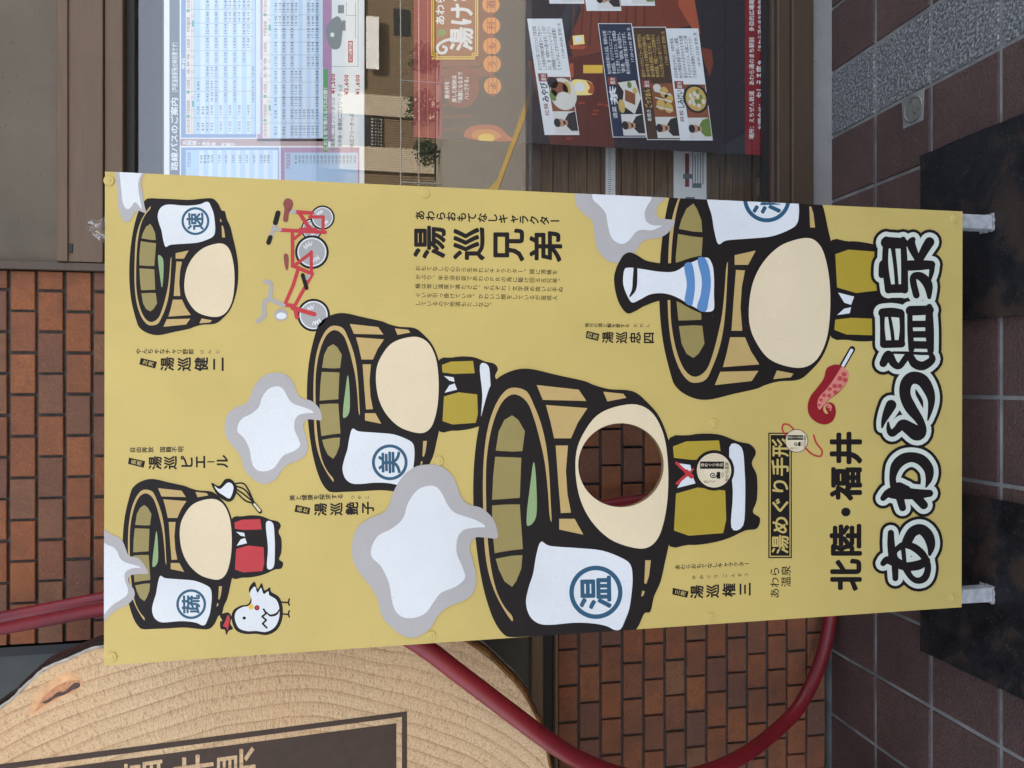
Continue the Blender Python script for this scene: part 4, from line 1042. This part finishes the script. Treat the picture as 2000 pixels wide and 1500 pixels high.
for b in (0, 1):
    X = 365 + 150 * b; dy = 8 * b
    for txt, Ya, Yb in (('あわら湯のまち駅', 259, 233), ('芦原温泉駅', 222, 196), ('丸岡城', 174, 156), ('永平寺', 146, 104), ('丸岡城', 95, 76), ('芦原温泉駅', 63, 33), ('あわら湯のまち駅', 16, -12)):
        pr.across(txt, X, X + 6, Ya + dy, Yb + dy, M['ink_brown'], 4, .01)
    for Y in (227, 180, 21): pr.area(ellipse(X + 2.5, Y + dy, 3.4, 3.2, 18), M['teal'], 4)
    for Y in (215, 190, 140, 112, 60, 31): pr.area([ellipse(X + 11.5, Y + dy, 2.6, 2.6, 16)], M['ink_grey'], 4, [ellipse(X + 11.5, Y + dy, 2, 2, 16)])
    for Y in (203, 46): pr.rect(X + 9.5, X + 14, Y + dy - 6, Y + dy + 6, M['teal'], 4)
cols = [247, 215, 190, 167, 140, 112, 84, 57, 33, 7]
W1 = {387: '7:20 7:45 7:45 8:04', 396: '8:43 8:56', 405: '9:13 9:28 9:45 10:33 10:44 11:15 11:54 12:14 12:40 12:46', 413.5: '9:52 10:05 10:28 10:43 11:24', 422: '- - 10:55 11:13 11:54 12:15 12:54 13:14 13:40 13:46',
      431: '10:52 11:05', 440: '- - 11:55 12:13 12:54 13:15 13:54 14:14 14:40 14:46', 449: '11:52 12:05 - - - - - - 15:10 15:26', 458: '- - 12:55 13:13 13:54 14:15 14:54 15:14 15:40 15:46', 467: '12:52 13:05 - - - - - - 16:10 16:26',
      476: '- - - - - 15:15 15:54 16:14 16:40 16:46', 485: '13:52 14:05 - - - - 17:00 17:22 18:10 18:26', 494: '- - 14:55 15:13 15:54'}
W2 = {538: '8:13 9:28 9:45 10:03 10:44 11:15 11:54 12:14 12:40 12:46', 546: '- - - - - - - - 13:10 13:16', 554: '9:52 10:05 10:28 10:43 11:24 12:15 12:54 13:14 13:40 13:46', 562: '- - - - - - - - 14:10 14:16', 570: '10:22 10:35 10:55 11:13 11:54 13:15 13:54 14:14 14:40 14:46', 578: '10:52 11:05 11:25 11:43 12:24 - - - 15:10 15:26',
      586: '11:22 11:35 11:55 12:13 12:54', 594: '11:52 12:05', 602: '12:22 12:35 - - - 15:15 15:54 16:14 16:40 16:56', 610.5: '12:52 13:05 - - - 16:15 16:54 17:14 16:40 18:56', 619: '13:22 13:35 13:55 14:13 14:54 16:15 16:54 17:14 17:40 17:56'}
for tab, sh in ((W1, 0), (W2, 8)):
    for X, row in tab.items():
        for c, s_ in zip(cols, row.split()):
            if s_ != '-':
                w_ = 8.5 if len(s_) == 4 else 10.5
                pr.across(s_, X - 3.0, X + 2.9, c + sh + w_, c + sh - w_, M['ink'], 4, .016)
for X, s_ in zip((393, 400, 407, 414, 428, 441.5, 455, 468.5, 482, 496, 510, 517, 524), '7:45 8:56 9:28 10:05 11:05 12:05 13:05 14:05 15:05 16:05 17:00 18:00 19:00'.split()): pr.across(s_, X - 2.9, X + 2.9, 319, 302, M['ink'], 4, .016)
for k, s_ in enumerate('9:20 10:05 10:35 11:05 11:35 12:05 12:35 13:05 13:35 14:05 14:35 15:05 15:35 16:05 16:35 17:05 18:05'.split()): pr.across(s_, 575 + 7.2 * k, 580.4 + 7.2 * k, 320, 303, M['ink'], 4, .016)
pr.across('芦原温泉駅', 366, 373, 327, 297, M['frame_blue'], 4, .02); pr.across('芦原温泉駅', 559, 567, 330, 300, M['mauve'], 4, .02)
pr.rect(631, 640.5, 135, 297, M['p_green'], 2); pr.across('これ１枚で乗れるバスの旅！', 632, 639.5, 294, 165, M['paper_white'], 4, .02)
for X, txt, Yb, price, pX, pYa, pYb in ((650, '●東尋坊二日フリーきっぷ', 190, '¥1,500', 650, 183, 143), (664, '●永平寺・東尋坊二日フリーきっぷ', 165, '¥2,600', 676, 185, 145), (687, '●休日フリーきっぷ', 222, '¥1,600', 698, 185, 145)):
    pr.across(txt, X - 4.2, X + 4.2, 296, Yb, M['ink_grey'], 4, .02); pr.across(price, pX - 4.6, pX + 4.6, pYa, pYb, M['ink_red'], 4, .035)
pr.rect(630.5, 631.3, YR, 130, M['ink_grey'], 3); pr.rect(699, 699.8, YR, 130, M['ink_grey'], 3); pr.rect(630.5, 699.8, 129.5, 130.3, M['ink_grey'], 3)
pr.area(catmull([(636, 60), (640, 82), (650, 96), (664, 92), (668, 70), (668, 44), (660, 32), (648, 38), (640, 48)]), M['ink_grey'], 3); pr.area(ellipse(649, 68, 4, 4.5), M['paper_white'], 4)
pr.rect(680, 689, 80, 122, M['ink_red'], 4); pr.across('のりば案内図', 681.5, 687.5, 120, 82, M['paper_white'], 5, .02)
for a, b, c, d in ((676, 695, 30, 30.8), (694, 694.8, 4, 75), (676, 676.8, 4, 30), (660, 672, 10, 26), (668, 675, 40, 60)): pr.rect(a, b, c, d, M['ink_grey'], 3)
pr.build('printed_sheet', tt)

# ------------------------------------------------------------------ event poster behind the glass
for nm_, c_ in dict(night=(38, 36, 44), night_blue=(30, 38, 58), footer=(128, 26, 34), top_red=(150, 62, 70), wood_red=(120, 58, 40), wood_red2=(92, 42, 34), gold=(230, 190, 70), title_brown=(150, 84, 40), badge=(120, 44, 40), lantern=(224, 140, 62), lantern_dark=(150, 60, 40), lamp=(250, 232, 150), lamp_soft=(176, 84, 48), lamp_mid=(206, 128, 60),
                    card_navy=(34, 50, 78), card_brown=(74, 54, 42), card_white=(232, 236, 240), skin=(196, 150, 122), shirt=(44, 44, 46), dish=(222, 220, 214), noodle=(206, 176, 100), leaf=(110, 138, 66), meat=(140, 84, 54), seal=(140, 60, 54), cloth_white=(222, 222, 220), roof_red=(170, 84, 56)).items(): paper(nm_, *c_)
EY = WALL + .048
ep = thing('event_poster', 'dark night-street event poster with lanterns, white and dark shop cards and a red footer', 'poster', (1.0, EY, P_z(1501, EY)))
cor = [(808, 268), (1500, 304), (1500, -120), (808, -120)]
m = MB(); pv = [P(X, Y, EY) for X, Y in cor]
m.add([(x, EY, z) for x, z in pv] + [(x, EY + .0012, z) for x, z in pv], [(0, 1, 2, 3), (7, 6, 5, 4), (0, 4, 5, 1), (1, 5, 6, 2), (2, 6, 7, 3), (3, 7, 4, 0)]); m.build('sheet', M['night'], ep)
PCLIP = cor
pr = Print(EY, PCLIP, 1)
pr.rect(800, 863, -120, 400, M['top_red'], 0)
pr.rect(863, 960, -120, 150, M['wood_red'], 0)
rn = random.Random(5)
for k in range(16):
    y0 = -110 + k * 24; pr.area([(863, y0), (930 + rn.uniform(-25, 30), y0 + rn.uniform(-4, 4)), (930, y0 + 4), (863, y0 + 5)], M['wood_red2'], 1)
for X in (818, 835): pr.rect(X, X + 1, -120, 268, M['lantern'], 1)
# gold framed title
pr.area([(842, 116), (850, 108), (850, 116)], M['gold'], 2)
for d, mt, l in ((0, 'gold', 2), (2.5, 'title_brown', 3), (4, 'gold', 4), (6, 'title_brown', 5)):
    a, b, c = 842 + d, 934 - d, 116 - d
    pr.area([(a, -130), (b, -130), (b, c - 7), (b - 6, c - 6), (b - 7, c), (a + 7, c), (a + 6, c - 6), (a, c - 7)], M[mt], l)
pr.across('あわら', 851, 868, 50, -12, M['cloth_white'], 7, .03)
pr.across('湯け', 880, 922, 100, 5, M['cloth_white'], 7, .03); pr.across('むり', 880, 922, 5, -90, M['cloth_white'], 7, .03)
pr.area(stroke([(886, 76), (868, 80), (855, 90), (857, 102), (868, 103), (872, 95), (866, 91)], 0, True, r=2.6), M['cloth_white'], 7)
pr.area(catmull([(854, 62), (862, 57), (872, 63), (866, 70), (858, 72)]), M['leaf'], 7)
# red badge
pr.area(ellipse(900, 170, 36, 41, 40), M['badge'], 3)
for txt, X, Ya, Yb in (('屋台村を', 873, 193, 158), ('楽しむ秘訣は', 887, 200, 147), ('「満腹になるまで', 899, 205, 140), ('ハシゴする」', 911, 195, 146)): pr.across(txt, X - 4.5, X + 4.5, Ya, Yb, M['cloth_white'], 4, .02)
for Y, c in ((9, '酒'), (50, '村'), (90, 'も'), (125, 'う'), (168, 'よ')):
    X = 962 + (168 - Y) * -.02
    pr.area(ellipse(X, Y, 17, 17), M['lantern'], 3); pr.area(ellipse(X, Y, 12, 15), M['lantern'], 4)
    for d in (-8, 0, 8): pr.rect(X + d - .5, X + d + .5, Y - 14, Y + 14, M['lantern_dark'], 5)
    for s_ in (-1, 1): pr.area([(X - 4, Y + s_ * 15), (X + 4, Y + s_ * 15), (X + 3, Y + s_ * 20), (X - 3, Y + s_ * 20)], M['lantern_dark'], 5)
    pr.across(c, X - 7, X + 7, Y + 8, Y - 8, M['lantern_dark'], 6, .02)
pr.area(catmull([(908, 268), (915, 250), (940, 244), (970, 246), (990, 262), (1000, 275), (950, 275)]), M['lamp_soft'], 2); pr.area(catmull([(922, 268), (928, 256), (950, 252), (970, 257), (978, 268), (950, 276)]), M['lamp_mid'], 3); pr.area(ellipse(950, 270, 16, 9), M['gold'], 4)
# night street picture
pr.area([(1120, -120), (1135, 20), (1110, 85), (1120, 112), (1180, 100), (1175, 47), (1290, 60), (1350, 50), (1345, -20), (1335, -120)], M['wood_red'], 1)
for k in range(9): X = 1122 + k * 17; pr.area([(X, -20), (X + 3, -20), (X - 4 + k * .8, 100 - k * 6), (X - 8 + k * .8, 100 - k * 6)], M['wood_red2'], 2)
pr.area([(1335, -120), (1368, 66), (1358, 66), (1325, 12), (1322, -120)], M['roof_red'], 2); pr.area([(1372, 92), (1390, 98), (1393, 124), (1386, 150), (1370, 105)], M['wood_red'], 2)
pr.area([(1030, 120), (1190, 100), (1200, 300), (1080, 300)], M['wood_red2'], 0)
pr.area([(1118, 70), (1140, 68), (1142, 86), (1120, 88)], M['lamp'], 3); pr.area(ellipse(1129, 77, 6, 6), M['card_white'], 4)
pr.area([(1112, 88), (1145, 90), (1140, 96), (1115, 96)], M['lamp_soft'], 3)
pr.area(catmull([(1120, 156), (1145, 157), (1158, 165), (1158, 183), (1140, 186), (1120, 184), (1116, 170)]), M['lamp'], 3); pr.area(ellipse(1132, 170, 10, 9), M['card_white'], 4); pr.area(catmull([(1145, 158), (1159, 166), (1159, 182), (1148, 180), (1152, 170)]), M['lamp_soft'], 4)
pr.rect(1139, 1177, 127, 143, M['gold'], 3); pr.rect(1112, 1120, 124, 151, M['lamp_soft'], 3)
for X, Y in ((1130, 200), (1166, 203), (1158, 215), (1180, 205), (1155, 222), (1106, 270)): pr.rect(X, X + 12, Y - 1, Y + 3, M['lantern_dark'], 3)
# food picture cards, each a tilted strip
def card(a, w_, h_, tilt, bg, ink, name, lines, hours, kind, sub):
    """a: top right corner as printed; runs w_ towards the reader's left and h_ downwards"""
    ct, st = math.cos(tilt), math.sin(tilt)
    def C(s, t): return (a[0] + t * ct * h_ + s * st * w_ * -1 * -1, a[1] + s * ct * w_ - t * st * h_ * 0 + t * -.02)
    def q4(s0, s1, t0, t1): return [C(s0, t0), C(s0, t1), C(s1, t1), C(s1, t0)]
    def el(s, t, rs, rt, rot=0, n=26): return [C(s + rs * math.cos(k * 2 * math.pi / n), t + rt * math.sin(k * 2 * math.pi / n)) for k in range(n)]
    pr.area(q4(-.006, 1.006, -.02, 1.02), M['card_white'], 8); pr.area(q4(0, 1, 0, 1), M[bg], 9)
    def line(txt, s0, s1, t0, t1, mat, off=.012):
        o = C(s0, t1); n = sum(advance(c) for c in txt); e = C(s1, t1); ex = ((e[0] - o[0]) / n, (e[1] - o[1]) / n); p = C(s0, t0); ey = ((p[0] - o[0]) / .85, (p[1] - o[1]) / .85); pen = 0
        for ch in txt: pr.glyphs(ch, (o[0] + ex[0] * pen, o[1] + ex[1] * pen), ex, ey, mat, 11, off); pen += advance(ch)
    for i, tx_ in enumerate(lines): line(tx_, .445, .06 if len(tx_) > 11 else .12, .08 + i * .145, .19 + i * .145, M[ink])
    line(hours, .34, .03, .84, .94, M[ink])
    line(name, .72, .55, .06, .26, M[ink], .03); line(sub, .84, .73, .08, .2, M['seal'] if bg == 'card_white' else M['card_white'], .01)
    pr.area(q4(.47, .54, .05, .33), M['seal'], 11); line('屋台', .535, .475, .12, .26, M['cloth_white'], .02)
    pr.area(q4(.50, .80, .32, 1), M['meat'] if kind != 1 else M['night'], 10)
    if kind == 0:
        pr.area(el(.65, .72, .14, .40), M['dish'], 11); pr.area(el(.61, .62, .07, .26), M['meat'], 12); pr.area(el(.70, .72, .07, .24), M['dish'], 13); pr.area(el(.66, .42, .05, .12), M['leaf'], 12); pr.area(el(.55, .45, .05, .16), M['night'], 12); pr.area(el(.60, .85, .06, .12), M['noodle'], 12)
    elif kind == 1:
        pr.area([C(.52, .35), C(.60, .5), C(.72, .4), C(.80, .75), C(.66, 1), C(.50, .9)], M['dish'], 11); pr.area([C(.58, .55), C(.68, .5), C(.72, .8), C(.62, .85)], M['meat'], 12); pr.area(el(.59, .85, .025, .08), M['noodle'], 13); pr.area(el(.73, .38, .06, .1), M['noodle'], 12); pr.area(el(.54, .7, .03, .07), M['leaf'], 12)
    elif kind == 2:
        for s_, t_, r_ in ((.58, .7, .05), (.63, .82, .05), (.69, .55, .05), (.72, .78, .045)): pr.area(el(s_, t_, r_, .13), M['noodle'], 12)
        for s_ in (.56, .62, .70): pr.area([C(s_, .4), C(s_ + .012, .4), C(s_ + .05, .9), C(s_ + .038, .9)], M['dish'], 13)
        pr.area(el(.54, .5, .035, .12), M['dish'], 12)
    else:
        pr.area(el(.63, .66, .13, .40), M['night'], 11); pr.area(el(.63, .66, .11, .32), M['noodle'], 12)
        for i in range(12): pr.area(el(.63 + .09 * math.cos(i * 2.4) * (.3 + i / 18), .66 + .26 * math.sin(i * 2.4) * (.3 + i / 18), .022, .05), M['leaf' if i % 3 == 0 else 'dish'], 13)
    # the cook: head and shoulders
    pr.area(q4(.80, .99, .32, 1), M['cloth_white'], 11)
    pr.area([C(.97, 1), C(.97, .8), C(.93, .68), C(.87, .66), C(.82, .78), C(.80, 1)], M['shirt' if kind != 3 else 'leaf'], 12); pr.area(el(.90, .5, .035, .155), M['skin'], 13); pr.area(el(.90, .41, .038, .10), M['night'], 14); pr.area(q4(.88, .92, .6, .72), M['skin'], 13)
L0 = ['まろやかで深いコクとじっくり炊き出', 'した旨味が特徴の豚骨スープをベー', 'スに、塩・味噌から選べます。とろけ', 'る特製豚バラチャーシューとピリッ', 'とキムチはこだわりの自家製！']
L1 = ['旬の地魚を味わえる店。新鮮なお刺', '身は絶品。オリジナルメニュー「ふ', 'うだし巻き」もオススメ。日本酒は', '「越の鷹」「雄町純」等の地酒から、', '県外の銘柄まで取り揃えております。']
L2 = ['福井ポークのカルフォーゴ焼や地元山', '海の幸を使った鉄板焼き自慢の店。', '串の種類も豊富に取り揃え、創作', '和洋季風。特製ソースと自家製から', 'タルとお酒いっぱい食べてください。']
L3 = ['お好み焼きを中心に、お肉や魚貝、', '地元の野菜を鉄板で美味しく調理。', '温玉のせネギ玉やもちもち太麺', 'きそばもオススメ。夫婦二人三脚', 'でお店もお客様もアツアツです！']
card((1031, 38), 227, 66, .15, 'card_white', 'ink', 'みやび', L0, '17:30~04:00 定休/火', 0, '拉麺')
card((1169, 47), 222, 64, .13, 'card_navy', 'card_white', '茶', L1, '17:00~24:00 定休/水', 1, '酒菜')
card((1236, 54), 220, 64, .13, 'card_brown', 'noodle', 'ごっつぉん', L2, '17:00~23:00 定休/火', 2, '串焼き')
card((1300, 57), 218, 63, .13, 'card_white', 'ink', 'しみけい', L3, '18:00~23:00 定休/月', 3, '鉄板')
card((1046, -212), 220, 66, .13, 'card_white', 'ink', 'きらら', L0, '17:30~04:00 定休/火', 1, '拉麺'); card((1118, -200), 222, 66, .13, 'card_white', 'ink', 'あわら', L1, '17:00~24:00 定休/水', 2, '酒菜'); card((1186, -208), 220, 64, .13, 'card_white', 'ink', 'ゆけむり', L3, '17:00~23:00 定休/水', 3, '鉄板')
# footer
pr.rect(1455, 1502, -120, 400, M['footer'], 8)
pr.across('場所：えちぜん鉄道　あわら湯のまち駅前　多目的広場南側　', 1463, 1472.5, 272, -22, M['cloth_white'], 9, .02)
pr.across('お問合せ：', 1480, 1491, 254, 196, M['cloth_white'], 9, .02); pr.across('おしえる座ぁ', 1477, 1494, 192, 116, M['cloth_white'], 9, .03); pr.across('（あわら湯のまち駅舎内）', 1480, 1491, 106, -10, M['cloth_white'], 9, .02)
pr.build('printed_picture', ep)

# ------------------------------------------------------------------ inside the shop
def plank_mat():
    t = NT('interior_planks'); co = t.coord(); g = t.n('ShaderNodeNewGeometry')
    base = t.ramp(g.outputs['Random Per Island'], [(0, rgb(112, 88, 62)), (.5, rgb(134, 106, 74)), (1, rgb(98, 74, 56))])
    gr = t.noise(t.coord((1.5, 1, 60)), 3, 5, .6, .8)
    c = t.mix(t.ramp(gr, [(.42, (.7, .7, .7)), (.6, (0, 0, 0))]), base, rgb(66, 48, 34))
    return t.set(c, .5, .4, t.bump(gr, .2, .001))
M['planks'] = plank_mat()
PY = 2.30
zp1 = P_z(1050, PY)
m = MB(); zz = .02; k = 0
while zz < zp1 - .02:
    hgt = (.046, .06, .052, .07)[k % 4]; top = min(zz + hgt, zp1); m.box(XR + .03, 3.0, PY, PY + .02, zz + .0015, top - .0015, 0, .0015); zz = top; k += 1
m.box(XR + .03, 3.0, PY + .0205, PY + .03, .02, zp1, 1)
ws = m.build('plank_screen', [M['planks'], M['gasket']], None, loc=(1.2, PY, .02))
tag(ws, 'low screen of brown horizontal planks standing inside the shop window', 'wooden screen')
def sheet(name, X0, X1, Y0, Y1, label, cat, deco):
    pr = Print(PY - .003); x0, z1 = P(X0, Y1, PY - .003); x1, z0 = P(X1, Y0, PY - .003)
    o = thing(name, label, cat, ((x0 + x1) / 2, PY - .002, z0)); m = MB(); m.box(x0, x1, PY - .0028, PY - .0012, z0, z1); m.build('sheet', M['paper_white'], o); deco(pr); pr.build('print', o)
def d1(pr):
    for k in range(40): Y = 290 + k * 4; pr.rect(1188, 1193 if k % 5 else 1196, Y, Y + .9, M['ink'], 1)
sheet('measuring_strip', 1183, 1202, 285, 480, 'long white strip with ruler ticks pinned on the plank screen', 'paper strip', d1)
def d2(pr):
    pr.rect(1338, 1346, 300, 365, M['badge'], 1)
    for k in range(5): pr.rect(1352 + k * 5, 1354 + k * 5, 296 + (k * 7) % 9, 360, M['ink_grey'], 1)
    for Y in (340, 358, 385): pr.rect(1334 + (Y % 20), 1352 + (Y % 20), Y, Y + 9, M['slate'], 2)
sheet('notice_sheet', 1316, 1380, 288, 480, 'white notice sheet with red heading on the plank screen under the poster', 'notice', d2)
m = MB(); zpo = P_z(1035, PY - .05); m.box(XR + .03, 3.0, PY - .06, PY + .05, zp1 + .003, P_z(1033, PY - .06), 0, .003)
rl = m.build('counter_top', M['frame_dark'], None, loc=(1.2, PY - .06, zp1))
tag(rl, 'dark narrow ledge running along the top of the plank screen', 'ledge')

# ------------------------------------------------------------------ across the street (seen only as reflections in the glass)
def louvre_mat(name, c0, c1, sc):
    t = NT(name); co = t.coord()
    wv = t.n('ShaderNodeTexWave', wave_type='BANDS', bands_direction='X'); wv.inputs['Scale'].default_value = sc; t.l(co, wv.inputs[0])
    c = t.ramp(wv.outputs['Fac'], [(.2, c0), (.5, c1)])
    return t.set(c, .8, .2, t.bump(wv.outputs['Fac'], .4, .02))
M['siding'] = louvre_mat('brown_siding', (.09, .062, .034, 1), (.20, .14, .08, 1), 6)
M['pale_siding'] = louvre_mat('pale_siding', (.34, .27, .18, 1), (.50, .42, .30, 1), 7)
M['lattice'] = plain('white_lattice', (.55, .5, .42, 1), .6, .05)
M['dark_win'] = plain('dark_window', (.02, .022, .024, 1), .1, .2)
M['sign_white'] = plain('white_sign', (.75, .74, .70, 1), .5, .05)
M['foliage'] = plain('foliage', (.045, .075, .025, 1), .7, .4, 8)
M['rail'] = plain('white_rail', (.26, .25, .23, 1), .5, .05)
M['roof_tile'] = plain('grey_roof', (.07, .07, .075, 1), .7, .2, 4)
OY = -12.2
ob = thing('opposite_building', 'low brown sided house across the street with pale panels, mirrored in the window glass', 'building', (4, OY, 0))
GY = WALL + .03; MY = 2 * GY - OY                 # distance of the mirrored house
def MX(Y): return P(800, Y, MY)[0]
def MZ(X): return P(X, 750, MY)[1]
m = MB(); m.box(-6, 18, OY - 6, OY, 0, 2.5); m.build('wall', M['siding'], ob)
for Ya, Yb in ((192, 232), (292, 338)): m = MB(); m.box(MX(Yb), MX(Ya), OY + .001, OY + .08, .02, 2.49); m.build('pale_panel', M['pale_siding'], ob)
m = MB(); m.box(-6.6, 18.6, OY - 6.6, OY + .4, 2.51, 2.62); m.add([(-6.6, OY + .4, 2.625), (18.6, OY + .4, 2.625), (18.6, OY - 3, 3.6), (-6.6, OY - 3, 3.6)], [(0, 1, 2, 3)]); m.build('roof', M['roof_tile'], ob)
m = MB(); m.box(MX(290), MX(233), OY + .001, OY + .03, MZ(748), MZ(700)); wf = m.build('window', M['dark_win'], ob)
m = MB(); xa_, xb2 = MX(289), MX(235)
for k in range(9): m.box(xa_ + (xb2 - xa_) * k / 9 + .015, xa_ + (xb2 - xa_) * (k + 1) / 9 - .03, OY + .031, OY + .05, MZ(747), MZ(726))
for X in (731.5, 737, 742): m.box(xa_, xb2, OY + .051, OY + .06, MZ(X) - .015, MZ(X) + .015, 1)
m.build('lattice', [M['lattice'], M['dark_win']], wf)
m = MB(); m.box(MX(70), MX(20), OY + .001, OY + .03, MZ(800), MZ(770)); m.build('window', M['dark_win'], ob)
m = MB(); m.box(MX(178), MX(-60), OY + .001, OY + .05, MZ(713), MZ(704), 0); m.build('lintel', M['frame_dark'], ob)
sx0, sx1 = MX(146), MX(45)
m = MB(); m.box(sx0, sx1, OY + .1, OY + .16, MZ(741), MZ(716)); sg = m.build('shop_sign', M['sign_white'], None, loc=((sx0 + sx1) / 2, OY + .13, MZ(741)))
tag(sg, 'white rectangular shop board on the brown house across the street', 'sign')
fe = thing('guard_rail', 'low white pipe railing along the far side of the street', 'railing', (5, -10.6, 0))
m = MB(); m.tube([(-4, -10.6, .8), (14, -10.6, .8)], .013, 10); m.tube([(-4, -10.6, .45), (14, -10.6, .45)], .01, 10); m.build('rail', M['rail'], fe)
for k in range(10): m = MB(); m.tube([(-4 + 2 * k, -10.6, 0), (-4 + 2 * k, -10.6, .8)], .02, 10); m.build('post', M['rail'], fe)
rb = random.Random(11)
def shrub(x, y, s, label, group=None):
    m = MB()
    for k in range(700):
        a, b = rb.uniform(0, 6.28), rb.uniform(-1, 1); r = s * rb.uniform(.55, 1.0) * (.8 + .3 * math.sin(3 * a + x)); c = Vector((x + r * math.cos(a) * math.sqrt(1 - b * b), y + r * .7 * math.sin(a) * math.sqrt(1 - b * b), s * .85 + r * .85 * b))
        d1_ = Vector((rb.uniform(-1, 1), rb.uniform(-1, 1), rb.uniform(-1, 1))).normalized(); d2_ = d1_.orthogonal().normalized(); l_ = .05 * s + .02
        m.add([c - d1_ * l_, c + d2_ * l_ * .5, c + d1_ * l_, c - d2_ * l_ * .5], [(0, 1, 2, 3)])
    t_ = thing('shrub', label, 'shrub', (x, y, 0), group); m.build('foliage', M['foliage'], t_); m = MB(); m.tube([(x, y, -.02), (x, y, s * .9)], .03, 8); m.build('stem', M['frame_dark'], t_)
shrub(MX(320), -11.2, .32, 'round green shrub nearest the left end of the far railing'); shrub(MX(240), -11.3, .42, 'larger green shrub in the middle behind the far railing'); shrub(MX(150), -11.3, .36, 'small green shrub at the right behind the far railing')
